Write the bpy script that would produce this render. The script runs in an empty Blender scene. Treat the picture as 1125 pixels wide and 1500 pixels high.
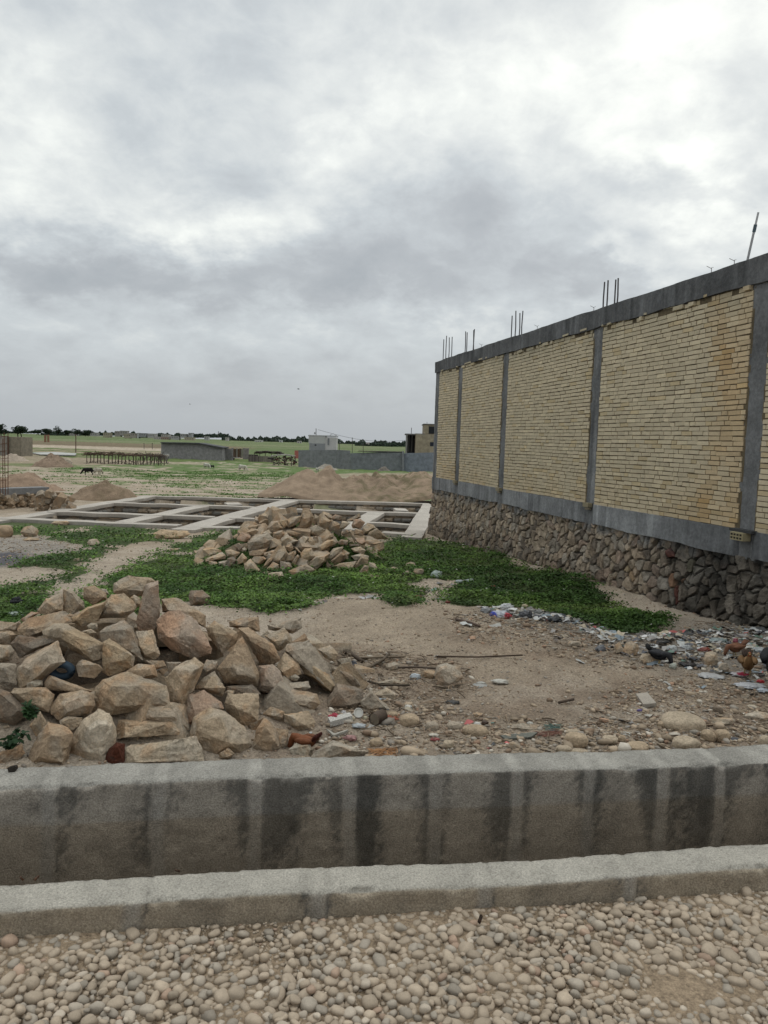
import bpy, bmesh, math, random
import numpy as np
from mathutils import Vector, Matrix
S = bpy.context.scene
C = S.collection
rng = np.random.default_rng(7)
random.seed(7)
# ------------------------------------------------------------------ camera
F = 1150.0; HC = 1.6
TH = math.atan(101.0/F); RO = 0.0302
_f = np.array([0, math.cos(TH), -math.sin(TH)])
_r0 = np.array([1.0, 0, 0]); _u0 = np.array([0, math.sin(TH), math.cos(TH)])
_r = math.cos(RO)*_r0 + math.sin(RO)*_u0
_u = -math.sin(RO)*_r0 + math.cos(RO)*_u0
O = np.array([0, 0, HC])
cam = bpy.data.cameras.new('camera'); camo = bpy.data.objects.new('camera', cam); C.objects.link(camo)
cam.sensor_fit = 'VERTICAL'; cam.sensor_height = 36; cam.lens = F/1500*36
cam.clip_start = 0.05; cam.clip_end = 20000
camo.matrix_world = Matrix(((_r[0], _u[0], -_f[0], 0), (_r[1], _u[1], -_f[1], 0), (_r[2], _u[2], -_f[2], HC), (0, 0, 0, 1)))
S.camera = camo
# ------------------------------------------------------------------ world / sun / exposure
SUN_AZ, SUN_EL = math.radians(28), math.radians(52)
S.view_settings.view_transform = 'Standard'; S.view_settings.look = 'None'
S.view_settings.exposure = 0.43; S.view_settings.gamma = 1.0; S.view_settings.use_curve_mapping = False
SKY_GAIN = 1.0
sl = bpy.data.lights.new('sun', 'SUN'); sl.energy = 2.0; sl.angle = math.radians(16); sl.color = (1, .92, .80)
so = bpy.data.objects.new('sun', sl); C.objects.link(so)
sd = Vector((math.sin(SUN_AZ)*math.cos(SUN_EL), math.cos(SUN_AZ)*math.cos(SUN_EL), math.sin(SUN_EL)))
so.rotation_euler = sd.to_track_quat('Z', 'Y').to_euler()

def pdir(px, py):
    return _f + ((px-562.5)/F)*_r + ((750-py)/F)*_u
def at(px, py, t):
    return O + pdir(px, py)*t
def srgb(r, g, b):
    return tuple(((c/255+.055)/1.055)**2.4 if c > 10 else c/255/12.92 for c in (r, g, b))

W = bpy.data.worlds.new('World'); S.world = W; W.use_nodes = True
nt = W.node_tree; nt.nodes.clear()
class NB:
    def __init__(s, nt): s.nt = nt
    def n(s, t, **k):
        nd = s.nt.nodes.new(t)
        for a, b in k.items(): setattr(nd, a, b)
        return nd
    def l(s, a, b): s.nt.links.new(a, b)
    def put(s, sock, v):
        if isinstance(v, (int, float)): sock.default_value = v
        elif isinstance(v, tuple): sock.default_value = v
        else: s.l(v, sock)
    def m(s, op, a, b=0.0, c=None, clamp=False):
        nd = s.n('ShaderNodeMath', operation=op, use_clamp=clamp)
        s.put(nd.inputs[0], a); s.put(nd.inputs[1], b)
        if c is not None: s.put(nd.inputs[2], c)
        return nd.outputs[0]
    def noise(s, vec, scale, detail=4, rough=.55, dist=0.0, out=0):
        nd = s.n('ShaderNodeTexNoise'); nd.inputs['Scale'].default_value = scale
        nd.inputs['Detail'].default_value = detail; nd.inputs['Roughness'].default_value = rough
        nd.inputs['Distortion'].default_value = dist
        if vec is not None: s.l(vec, nd.inputs['Vector'])
        return nd.outputs[out]
    def ramp(s, f, stops, interp='LINEAR'):
        nd = s.n('ShaderNodeValToRGB'); s.l(f, nd.inputs[0]); r = nd.color_ramp; r.interpolation = interp
        while len(r.elements) < len(stops): r.elements.new(.5)
        for e, (p, c) in zip(r.elements, stops):
            e.position = p; e.color = (*c, 1) if isinstance(c, tuple) else (c, c, c, 1)
        return nd.outputs[0]
    def mix(s, fac, a, b, mode='MIX'):
        nd = s.n('ShaderNodeMix', data_type='RGBA', blend_type=mode)
        s.put(nd.inputs[0], fac)
        for i, v in ((6, a), (7, b)):
            if isinstance(v, tuple): nd.inputs[i].default_value = (*v[:3], 1)
            else: s.l(v, nd.inputs[i])
        return nd.outputs[2]
b = NB(nt)
tc = b.n('ShaderNodeTexCoord'); D = tc.outputs['Generated']
sep = b.n('ShaderNodeSeparateXYZ'); b.l(D, sep.inputs[0])
X, Y, Z = sep.outputs
den = b.m('ADD', b.m('MAXIMUM', Z, 0.0), 0.42)
cx = b.m('DIVIDE', X, den); cy = b.m('DIVIDE', Y, den)
comb = b.n('ShaderNodeCombineXYZ'); b.l(cx, comb.inputs[0]); b.l(cy, comb.inputs[1])
PV = comb.outputs[0]
az = b.m('ARCTAN2', X, Y); el = b.m('ARCSINE', Z)
wn = b.noise(PV, 2.6, 6, .62, 0, 1)
ws = b.n('ShaderNodeSeparateColor'); b.l(wn, ws.inputs[0])
azw = b.m('ADD', az, b.m('MULTIPLY', b.m('SUBTRACT', ws.outputs[0], .5), .42))
elw = b.m('ADD', el, b.m('MULTIPLY', b.m('SUBTRACT', ws.outputs[1], .5), .22))
def azel(px, py):
    d = pdir(px, py); d = d/np.linalg.norm(d)
    return math.atan2(d[0], d[1]), math.asin(d[2])
n1 = b.noise(PV, 3.4, 9, .56, .3)
n2 = b.noise(PV, 11, 8, .62, .3)
val = b.m('ADD', b.m('MULTIPLY', b.m('SUBTRACT', n1, .5), .60), b.m('MULTIPLY', b.m('SUBTRACT', n2, .5), .38))
n3 = b.noise(PV, 4.2, 7, .52, .2)
bil = b.m('SUBTRACT', .085, b.m('ABSOLUTE', b.m('SUBTRACT', n3, .5)))
val = b.m('ADD', val, b.m('MULTIPLY', bil, .62))
val = b.m('ADD', val, .575)
LOBES = [(960, 90, 200, 110, .17), (1040, 215, 130, 40, .22), (1075, 300, 90, 30, .20), (760, 110, 200, 90, .15), (520, 190, 110, 100, .20), (30, 230, 170, 90, .13),
         (290, 320, 100, 40, .22), (470, 330, 80, 30, .10), (880, 365, 90, 22, .16), (130, 420, 170, 22, .08), (560, 480, 180, 22, .05),
         (420, 415, 430, 50, -.33), (640, 330, 120, 55, -.28), (60, 375, 180, 45, -.20), (880, 410, 120, 30, -.14), (300, 70, 330, 110, -.07), (1000, 260, 150, 25, -.16), (330, 230, 90, 60, -.06),
         (250, 560, 900, 60, -.16), (1100, 120, 60, 50, -.08), (700, 30, 150, 40, -.05)]
for (lx, ly, sx, sy, amp) in LOBES:
    a0, e0 = azel(lx, ly); sa = sx/F*.95; se = sy/F*.95
    qa = b.m('DIVIDE', b.m('SUBTRACT', azw, a0), sa); qe = b.m('DIVIDE', b.m('SUBTRACT', elw, e0), se)
    q = b.m('ADD', b.m('MULTIPLY', qa, qa), b.m('MULTIPLY', qe, qe))
    g = b.m('EXPONENT', b.m('MULTIPLY', q, -1.0))
    val = b.m('ADD', val, b.m('MULTIPLY', g, amp))
# fade contrast towards the horizon
hf = b.m('MULTIPLY', b.m('SUBTRACT', el, .01), 7.0, clamp=True)
val = b.m('ADD', b.m('MULTIPLY', b.m('SUBTRACT', val, .30), hf), .30)
col = b.ramp(val, [(.05, srgb(155, 161, 166)), (.30, srgb(169, 174, 178)), (.50, srgb(188, 194, 197)), (.68, srgb(212, 216, 215)), (.84, srgb(235, 238, 233)), (.97, srgb(255, 255, 250))])
zen = b.m('ADD', 1.0, b.m('MULTIPLY', b.m('SMOOTH_MIN', b.m('MAXIMUM', b.m('SUBTRACT', Z, .50), 0.0), .6, .1), 2.0))
vm = b.n('ShaderNodeVectorMath', operation='SCALE'); b.l(col, vm.inputs[0]); b.l(zen, vm.inputs['Scale'])
sky = b.n('ShaderNodeTexSky', sky_type='NISHITA'); sky.sun_disc = False
sky.sun_elevation = SUN_EL; sky.sun_rotation = SUN_AZ; sky.air_density = 1.0; sky.dust_density = 4
bg1 = b.n('ShaderNodeBackground'); b.l(vm.outputs[0], bg1.inputs[0]); bg1.inputs[1].default_value = .93*SKY_GAIN
bg2 = b.n('ShaderNodeBackground'); b.l(sky.outputs[0], bg2.inputs[0]); bg2.inputs[1].default_value = .05
mx = b.n('ShaderNodeMixShader'); mx.inputs[0].default_value = .10
b.l(bg1.outputs[0], mx.inputs[1]); b.l(bg2.outputs[0], mx.inputs[2])
wo = b.n('ShaderNodeOutputWorld'); b.l(mx.outputs[0], wo.inputs[0])

# ------------------------------------------------------------------ noise in numpy
def _h(ix, iy, iz, s):
    n = (ix.astype(np.int64)*374761393 + iy.astype(np.int64)*668265263 + iz.astype(np.int64)*2147483647 + s*974711) & 0xffffffff
    n = ((n ^ (n >> 13))*1274126177) & 0xffffffff
    n = ((n ^ (n >> 16))*2246822519) & 0xffffffff
    return ((n ^ (n >> 15)) & 0xffff)/65535.0
def vn(P, s=0):
    P = np.asarray(P, float); i = np.floor(P); f = P-i; f = f*f*(3-2*f); i = i.astype(np.int64)
    r = 0
    for a in (0, 1):
        for c in (0, 1):
            for d in (0, 1):
                w = (f[:, 0] if a else 1-f[:, 0])*(f[:, 1] if c else 1-f[:, 1])*(f[:, 2] if d else 1-f[:, 2])
                r = r + w*_h(i[:, 0]+a, i[:, 1]+c, i[:, 2]+d, s)
    return r
def fbm(P, s=0, o=4, g=.5):
    P = np.asarray(P, float); a = 1; t = 0; r = 0
    for k in range(o):
        r = r + a*vn(P*(2**k)+k*17.3, s+k); t += a; a *= g
    return r/t
def P3(x, y, z=0): 
    x = np.asarray(x, float); y = np.asarray(y, float)
    return np.stack([x, y, np.zeros_like(x)+z], 1)
def sst(x, a, b_):
    t = np.clip((x-a)/(b_-a), 0, 1); return t*t*(3-2*t)

# ------------------------------------------------------------------ mesh helpers
def mk(name, V, Fc, mat, col=None, smooth=False, parent=None, k=None):
    me = bpy.data.meshes.new(name)
    V = np.asarray(V, np.float64)
    if isinstance(Fc, np.ndarray):
        n, k = Fc.shape
        me.vertices.add(len(V)); me.vertices.foreach_set('co', V.astype(np.float32).ravel())
        me.loops.add(n*k); me.loops.foreach_set('vertex_index', Fc.astype(np.int32).ravel())
        me.polygons.add(n); me.polygons.foreach_set('loop_start', (np.arange(n)*k).astype(np.int32))
        me.update(calc_edges=True); 
    else:
        me.from_pydata([tuple(v) for v in V], [], [tuple(int(q) for q in f) for f in Fc]); me.update()
    if col is not None:
        col = np.asarray(col, float)
        if col.ndim == 1: col = np.tile(col, (len(V), 1))
        a = me.color_attributes.new('Col', 'FLOAT_COLOR', 'POINT')
        a.data.foreach_set('color', np.concatenate([np.clip(col, 0, 1), np.ones((len(V), 1))], 1).astype(np.float32).ravel())
    me.polygons.foreach_set('use_smooth', np.full(len(me.polygons), bool(smooth)))
    me.materials.append(mat)
    o = bpy.data.objects.new(name, me); C.objects.link(o)
    if parent is not None: o.parent = parent
    return o
def tag(o, label, cat, group=None, kind=None):
    if label: o['label'] = label
    if cat: o['category'] = cat
    if group: o['group'] = group
    if kind: o['kind'] = kind
    return o
def thing(name, loc, label, cat, group=None):
    o = bpy.data.objects.new(name, None); C.objects.link(o); o.location = tuple(loc)
    o.empty_display_size = .1
    return tag(o, label, cat, group)
class MB:
    """collects shapes with a colour for one mesh"""
    def __init__(s): s.V = []; s.F = []; s.c = []; s.n = 0
    def add(s, V, Fc, col=(1, 1, 1)):
        V = np.asarray(V, float); s.V.append(V)
        s.F += [tuple(int(i)+s.n for i in f) for f in Fc]
        col = np.asarray(col, float)
        if col.ndim == 1: col = np.tile(col, (len(V), 1))
        s.c.append(col); s.n += len(V)
    def box(s, c, dx, dy, dz, col=(1, 1, 1), ax=None):
        """centre c, half-vectors along axes"""
        c = np.asarray(c, float)
        ax = np.eye(3) if ax is None else np.asarray(ax, float)
        V = [c+ax[0]*a*dx/2+ax[1]*b_*dy/2+ax[2]*e*dz/2 for a, b_, e in ((-1,-1,-1),(1,-1,-1),(1,1,-1),(-1,1,-1),(-1,-1,1),(1,-1,1),(1,1,1),(-1,1,1))]
        s.add(V, [(0,3,2,1),(4,5,6,7),(0,1,5,4),(1,2,6,5),(2,3,7,6),(3,0,4,7)], col)
    def tube(s, pts, rad, n=6, col=(1, 1, 1), cap=True):
        pts = [np.asarray(p, float) for p in pts]
        if not hasattr(rad, '__len__'): rad = [rad]*len(pts)
        V = []
        for i, p in enumerate(pts):
            d = pts[min(i+1, len(pts)-1)]-pts[max(i-1, 0)]; d = d/(np.linalg.norm(d)+1e-9)
            a = np.cross(d, (0, 0, 1) if abs(d[2]) < .9 else (1, 0, 0)); a /= np.linalg.norm(a); e = np.cross(d, a)
            for k in range(n):
                t = 2*math.pi*k/n; V.append(p+(a*math.cos(t)+e*math.sin(t))*rad[i])
        Fc = [(i*n+k, i*n+(k+1) % n, (i+1)*n+(k+1) % n, (i+1)*n+k) for i in range(len(pts)-1) for k in range(n)]
        if cap: Fc += [tuple(range(n))[::-1], tuple((len(pts)-1)*n+k for k in range(n))]
        s.add(V, Fc, col)
    def build(s, name, mat, parent=None, smooth=False):
        V = np.concatenate(s.V)
        if parent is not None: V = V-np.array(parent.location)
        return mk(name, V, s.F, mat, np.concatenate(s.c), smooth, parent)
_ico = {}
def ico(l):
    if l not in _ico:
        bm = bmesh.new(); bmesh.ops.create_icosphere(bm, subdivisions=l, radius=1)
        _ico[l] = (np.array([v.co[:] for v in bm.verts]), np.array([[v.index for v in f.verts] for f in bm.faces])); bm.free()
    return _ico[l]
def scatter(name, base, fac, pos, scl, rot, cols, mat, smooth=False, jit=0.0):
    """one mesh of many transformed copies: base (n,3), pos (N,3), scl (N,3), rot (N,3,3)"""
    N = len(pos); n = len(base)
    B = np.tile(base[None], (N, 1, 1))
    if jit: B = B*(1+jit*(rng.random((N, n, 1))-.5)*2)
    V = np.einsum('nij,nkj->nki', rot, B*scl[:, None, :])+pos[:, None, :]
    Fc = (fac[None]+(np.arange(N)*n)[:, None, None]).reshape(-1, fac.shape[1])
    return mk(name, V.reshape(-1, 3), Fc, mat, np.repeat(cols, n, axis=0), smooth)
def rots(N, tilt=1.0, gen=None):
    g = gen or rng
    a = g.random(N)*2*math.pi; c, s_ = np.cos(a), np.sin(a)
    Rz = np.zeros((N, 3, 3)); Rz[:, 0, 0] = c; Rz[:, 0, 1] = -s_; Rz[:, 1, 0] = s_; Rz[:, 1, 1] = c; Rz[:, 2, 2] = 1
    t = (g.random(N)-.5)*2*tilt; c, s_ = np.cos(t), np.sin(t)
    Rx = np.zeros((N, 3, 3)); Rx[:, 0, 0] = 1; Rx[:, 1, 1] = c; Rx[:, 1, 2] = -s_; Rx[:, 2, 1] = s_; Rx[:, 2, 2] = c
    a = g.random(N)*2*math.pi; c, s_ = np.cos(a), np.sin(a)
    R2 = np.zeros((N, 3, 3)); R2[:, 0, 0] = c; R2[:, 0, 1] = -s_; R2[:, 1, 0] = s_; R2[:, 1, 1] = c; R2[:, 2, 2] = 1
    return R2 @ Rx @ Rz

# ------------------------------------------------------------------ materials
def mat(name, rough=.9, attr=True, base=(.5, .5, .5), var=.3, nscale=8, bump=.4, bscale=60, bdist=.01, fine=None, spec=.25, metal=0, world=True, trans=0):
    m_ = bpy.data.materials.new(name); m_.use_nodes = True; t = m_.node_tree; t.nodes.clear(); b = NB(t)
    out = b.n('ShaderNodeOutputMaterial'); p = b.n('ShaderNodeBsdfPrincipled'); b.l(p.outputs[0], out.inputs[0])
    p.inputs['Roughness'].default_value = rough; p.inputs['Metallic'].default_value = metal
    p.inputs['Specular IOR Level'].default_value = spec
    if world:
        v = b.n('ShaderNodeNewGeometry').outputs['Position']
    else: v = b.n('ShaderNodeTexCoord').outputs['Object']
    if attr:
        a = b.n('ShaderNodeAttribute', attribute_name='Col'); c = a.outputs['Color']
    else:
        r = b.n('ShaderNodeRGB'); r.outputs[0].default_value = (*base, 1); c = r.outputs[0]
    if var:
        n_ = b.noise(v, nscale, 6, .62)
        g = b.ramp(n_, [(.25, 1-var), (.75, 1+var*.8)])
        c = b.mix(1.0, c, g, 'MULTIPLY')
    if fine:
        n_ = b.noise(v, fine[0], 3, .7)
        g = b.ramp(n_, [(.3, 1-fine[1]), (.7, 1+fine[1])])
        c = b.mix(1.0, c, g, 'MULTIPLY')
    b.l(c, p.inputs['Base Color'])
    if bump:
        n_ = b.noise(v, bscale, 6, .7)
        bn = b.n('ShaderNodeBump'); bn.inputs['Strength'].default_value = bump; bn.inputs['Distance'].default_value = bdist
        b.l(n_, bn.inputs['Height']); b.l(bn.outputs[0], p.inputs['Normal'])
    if trans:
        tr = b.n('ShaderNodeBsdfTranslucent'); b.l(c, tr.inputs[0]); ms = b.n('ShaderNodeMixShader'); ms.inputs[0].default_value = trans
        b.l(p.outputs[0], ms.inputs[1]); b.l(tr.outputs[0], ms.inputs[2]); b.l(ms.outputs[0], out.inputs[0])
    return m_
M_rock = mat('sandstone', .95, var=.27, nscale=9, bump=.9, bscale=46, bdist=.020, fine=(85, .24), spec=.15)
M_gravel = mat('pebble_stone', .88, var=.16, nscale=50, bump=.35, bscale=160, bdist=.002, fine=(420, .12))
M_soil = mat('soil', .97, var=.20, nscale=2.5, bump=1.0, bscale=42, bdist=.025, fine=(70, .42), spec=.1)
M_farsoil = M_soil
M_conc = mat('rough_concrete', .95, var=.14, nscale=7, bump=1.0, bscale=150, bdist=.006, fine=(150, .36), spec=.1)
M_brick = mat('yellow_brick', .92, var=.08, nscale=14, bump=.4, bscale=70, bdist=.005, fine=(60, .08))
M_mortar = mat('dark_mortar', .95, var=.2, nscale=20, bump=.6, bscale=60)
M_render = mat('grey_cement', .9, var=.34, nscale=2.2, bump=.8, bscale=34, bdist=.010, fine=(24, .22), spec=.15)
M_leaf = mat('clover_leaf', .6, var=.42, nscale=1.6, bump=0, spec=.3, trans=.25)
M_tree = mat('tree_foliage', .8, var=.3, nscale=.6, bump=0, spec=.1)
M_bark = mat('bark', .9, var=.2, bump=0)
M_plain = mat('painted_surface', .8, var=.12, nscale=3, bump=.1, bscale=20, bdist=.005)
M_rust = mat('rusty_steel', .8, var=.3, nscale=12, bump=.3, bscale=100, bdist=.002, metal=.3)
M_twig = mat('dry_twig', .9, var=.3, nscale=20, bump=0)
M_trash = mat('litter_scraps', .6, var=.15, nscale=30, bump=.2, bscale=80, bdist=.003, spec=.4)
M_plastic = mat('thin_plastic', .35, var=.1, nscale=20, bump=.3, bscale=60, bdist=.004, spec=.5, trans=.2)
M_feather = mat('feathers', .65, var=.3, nscale=45, bump=.6, bscale=90, bdist=.006)
M_wool = mat('wool', .95, var=.2, nscale=12, bump=.6, bscale=20, bdist=.03)
M_glass = mat('dark_opening', .5, attr=True, var=0, bump=0)
# ------------------------------------------------------------------ terrain
KA = math.radians(8.75)                      # kerb direction
ku = np.array([math.cos(KA), math.sin(KA)]); kv = np.array([-math.sin(KA), math.cos(KA)])
def uv(x, y): return x*ku[0]+y*ku[1], x*kv[0]+y*kv[1]
def xy(u, v): return u*ku[0]+v*kv[0], u*ku[1]+v*kv[1]
ZT = -.60                                  # top of the foundation strips
_bv = [0, 3.2, 4.2, 5.2, 6.5, 8.5, 12, 16, 22, 30, 36, 45, 70, 100, 200, 6000]
_bz = [.15, .15, .12, .06, -.12, -.34, -.48, -.58, -.66, -.78, -1.0, -1.3, -1.85, -2.1, -2.4, -2.6]
def base_z(x, y):
    return np.interp(uv(x, y)[1], _bv, _bz)
def ray_plane(px, py, z):
    d = pdir(px, py); t = (z-HC)/d[2]; return O+d*t
def inpoly(x, y, poly):
    r = np.zeros(len(x), bool); n = len(poly)
    for i in range(n):
        x1, y1 = poly[i][:2]; x2, y2 = poly[(i+1) % n][:2]
        c = ((y1 > y) != (y2 > y)) & (x < (x2-x1)*(y-y1)/(y2-y1+1e-12)+x1)
        r ^= c
    return r
PIT = [ray_plane(a, c, ZT) for a, c in ((20, 761.5), (222, 727.3), (628, 738.3), (607, 783), (571, 782), (297, 772.5), (261, 769.5), (176, 765))]
BUMPS = [  # x, y, rx, ry, h
    (-.15, 8.4, 1.5, 1.0, .20), (1.45, 6.4, 1.4, .8, .12), (-.3, 5.9, .9, .6, .03), (.4, 7.2, .9, .6, .05)]
PILE1 = (-1.75, 4.95, 1.75, 1.25, .62)
PILE2 = (-1.62, 13.9, 1.75, 1.7, .92)
def pile_h(x, y, P, k=1.0):
    r = np.sqrt(((x-P[0])/P[2])**2+((y-P[1])/P[3])**2)
    return P[4]*np.clip(1-r**1.35, 0, None)*k
_W0 = at(636, 641, 19.7)[:2]; _W1 = at(1100, 664, 8.3)[:2]
wd = (_W0-_W1)/np.linalg.norm(_W1-_W0); wn_ = np.array([wd[1], -wd[0]])
if wn_[0] > 0: wn_ = -wn_                     # points to the left, towards the open lot
def terrain(x, y, pit=True, piles=True):
    x = np.asarray(x, float); y = np.asarray(y, float)
    z = base_z(x, y)
    for bx, by, rx, ry, h in BUMPS:
        z = z+h*np.exp(-((x-bx)/rx)**2-((y-by)/ry)**2)
    v = uv(x, y)[1]
    amp = np.interp(v, [3.3, 4, 8, 15, 40, 90], [.0, .02, .04, .05, .12, .25])
    amp = np.where(v > 300, .4, amp)
    z = z+amp*(fbm(P3(x*.9, y*.9), 3, 4)-.5)*2*np.interp(v, [15, 40], [1, .8])
    z = z+np.interp(v, [3.3, 3.6, 12, 20], [0, .034, .034, 0])*(fbm(P3(x*7, y*7), 9, 4, .6)-.5)*2
    z = z-.075*sst(x, .35, -.25)*sst(v, 4.2, 3.7)
    # flatten round the foundation
    w = np.exp(-((x+3.5)/8)**4-((y-23)/6.5)**4)
    z = z*(1-w)+w*(ZT-.07)
    # earth banked at the wall foot
    dw = (x-_W0[0])*wn_[0]+(y-_W0[1])*wn_[1]
    z = z+np.where((y < 20), .10*np.exp(-(dw/.7)**2)*sst(y, 19.5, 12)*sst(y, 8.5, 10.5), 0)
    if piles: z = z+pile_h(x, y, PILE1, .42)+pile_h(x, y, PILE2, .7)
    if pit: z = np.where(inpoly(x, y, PIT), ZT-.46+.10*(fbm(P3(x*2, y*2), 5)-.5), z)
    return z
def hit(px, py, tmax=3000, surf=None):
    """first ray hit on the ground (or the given surface) through a photo pixel"""
    f = surf or (lambda x, y: terrain(x, y, pit=False, piles=False))
    t = np.geomspace(2.9, tmax, 900); p = O[None]+pdir(px, py)[None]*t[:, None]
    k = np.nonzero(p[:, 2] < f(p[:, 0], p[:, 1]))[0]
    if len(k) == 0: return None
    i = max(k[0], 1); t2 = np.linspace(t[i-1], t[i], 40); p = O[None]+pdir(px, py)[None]*t2[:, None]
    k = np.nonzero(p[:, 2] < f(p[:, 0], p[:, 1]))[0]
    return t2[k[0]] if len(k) else t[i]
def gp(px, py):
    t = hit(px, py); return at(px, py, t), t
def wpoly(pts):
    o = []
    for a, c in pts:
        t = hit(a, c); o.append(at(a, c, t)[:2])
    return o
GRASS = [wpoly(p) for p in (
    [(-200, 752), (0, 762), (70, 762), (130, 768), (210, 772), (245, 782), (235, 796), (200, 792), (150, 806), (95, 795), (55, 785), (0, 783), (-200, 775)],
    [(-200, 880), (-100, 850), (10, 838), (50, 820), (80, 812), (140, 800), (150, 815), (135, 832), (100, 853), (62, 880), (30, 930), (-30, 960), (-200, 950)],
    [(118, 880), (150, 856), (180, 838), (215, 822), (245, 807), (275, 790), (310, 781), (380, 772), (560, 800), (562, 792), (600, 788), (680, 800), (705, 803), (775, 835), (850, 848), (880, 866), (875, 878), (900, 890), (962, 905), (960, 925), (925, 932),
     (870, 915), (800, 893), (735, 888), (660, 886), (648, 876), (668, 862), (700, 852), (640, 850), (605, 846), (600, 858), (618, 870), (590, 876), (540, 868), (470, 872), (440, 888), (410, 896), (350, 892), (300, 885), (240, 880), (200, 930), (100, 960)],
   
    [(565, 880), (600, 876), (612, 884), (590, 890)],
)]
FIELD = wpoly([(-300, 690), (0, 693), (60, 690), (200, 700), (330, 702), (395, 705), (440, 694), (640, 693), (640, 683), (500, 683), (420, 681), (345, 676), (250, 677), (110, 682), (60, 690), (0, 684), (-300, 680)])
SAND = [wpoly(p) for p in ([(110, 866), (146, 845), (150, 815), (185, 800), (240, 797), (262, 786), (300, 781), (258, 802), (235, 813), (192, 829), (165, 845), (128, 866)], [(-40, 835), (60, 830), (110, 838), (60, 850), (10, 862), (-40, 862)],
                           [(-60, 790), (60, 786), (120, 800), (110, 815), (60, 828), (-60, 835)])]
DARKP = wpoly([(-60, 810), (30, 808), (50, 818), (20, 830), (-60, 830)])
def gmask(x, y):
    j = .22*(fbm(P3(x*1.6, y*1.6), 31, 3)-.5)*2; k_ = .22*(fbm(P3(x*1.6, y*1.6), 47, 3)-.5)*2
    sc = np.clip(y/9, .45, 2)
    r = np.zeros(len(x), bool)
    for p in GRASS: r |= inpoly(x+j*sc, y+k_*sc, p)
    for p in SAND[:2]: r &= ~inpoly(x+j*sc, y+k_*sc, p)
    r &= ~((fbm(P3(x*1.1, y*1.1), 77, 4) > .72) & (y > 9))
    return r
def soft(x, y, poly, w):
    r = 0
    for a, c in ((0, 0), (1, 0), (-1, 0), (0, 1), (0, -1), (.7, .7), (-.7, .7), (.7, -.7), (-.7, -.7)):
        r = r+inpoly(x+a*w, y+c*w, poly)
    return r/9.0
rows = [3.20]
while rows[-1] < 34: rows.append(rows[-1]*1.0062)
while rows[-1] < 2250: rows.append(rows[-1]*1.022)
rows = np.array(rows); NC = 620
sl_ = np.concatenate([np.linspace(-1.1, -.75, 30, endpoint=False), np.linspace(-.75, .75, NC-60, endpoint=False), np.linspace(.75, 1.1, 30)])
vv, ss = np.meshgrid(rows, sl_, indexing='ij')
uu = (ss*(vv+.8)).ravel(); vv = vv.ravel()
gx, gy = xy(uu, vv); gz = terrain(gx, gy)
R = len(rows)
ii = (np.arange(R-1)[:, None]*NC+np.arange(NC-1)[None]).ravel()
gF = np.stack([ii, ii+1, ii+NC+1, ii+NC], 1)
# soil colours
sand = np.array([.405, .325, .242]); sandl = np.array([.475, .395, .31]); dirt = np.array([.245, .18, .128]); greyd = np.array([.27, .245, .215]); grn = np.array([.055, .095, .025]); fgrn = np.array([.085, .165, .035])
nA = fbm(P3(gx*.7, gy*.7), 11, 5); nB = fbm(P3(gx*3, gy*3), 21, 5, .6); nC = fbm(P3(gx*14, gy*14), 33, 3, .7)
def mixc(c, d, w): return c*(1-w[:, None])+d*w[:, None]
col = np.tile(sand, (len(gx), 1))
col = mixc(col, sandl, sst(nA, .42, .62)*.8)
near = sst(gy, 9, 5.0)
Pc = np.stack([gx, gy], 1)
# darker littered earth: strips along the channel wall and towards the building
u_, v_ = uv(gx, gy)
litter = np.clip(sst(v_, 5.1, 4.3)*sst(gx, -.9, -.3)+.9*soft(gx, gy, wpoly([(650, 1060), (800, 1010), (850, 960), (700, 925), (640, 930), (720, 960), (860, 985), (900, 1010), (1000, 1000), (1200, 1030), (1300, 1140), (600, 1140)]), .25)
    +soft(gx, gy, wpoly([(470, 940), (560, 960), (640, 955), (700, 990), (640, 1040), (560, 1060), (450, 1060)]), .2)+.5*soft(gx, gy, wpoly([(640, 900), (760, 900), (900, 930), (1000, 990), (880, 980), (760, 950), (660, 930)]), .25), 0, 1)
col = mixc(col, dirt, litter*(.22+.50*sst(nB, .35, .6)))
trashz = soft(gx, gy, wpoly([(700, 888), (850, 900), (950, 935), (1000, 912), (1200, 900), (1250, 1020), (1125, 1010), (1030, 985), (880, 955), (760, 920)]), .3)
col = mixc(col, greyd*.75, trashz*.8)
col = mixc(col, greyd*1.15, soft(gx, gy, SAND[2], .3)*.8)
col = mixc(col, np.array([.10, .10, .12]), soft(gx, gy, DARKP, .2)*.85)
pm_ = np.clip((pile_h(gx, gy, PILE1)+pile_h(gx, gy, PILE2))*6, 0, 1); col = mixc(col, np.array([.20, .15, .105]), pm_*.85)
gm = gmask(gx, gy).astype(float)
col = mixc(col, grn, gm*.88*(gy < 40))
# sparse weeds just off the clover and beyond the foundation
spr = (fbm(P3(gx*.55, gy*1.3), 61, 5, .6)); 
mid = sst(gy, 26, 31)*sst(gy, 70, 60)
col = mixc(col, fgrn*1.1, mid*sst(spr, .54, .60)*.75)
fm = soft(gx, gy, FIELD, 1.2)
col = mixc(col, fgrn, fm*(.85-.75*sst(fbm(P3(gx*.35, gy*.6), 71, 5, .6), .50, .62)*sst(gx, 0, -14)))
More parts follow.
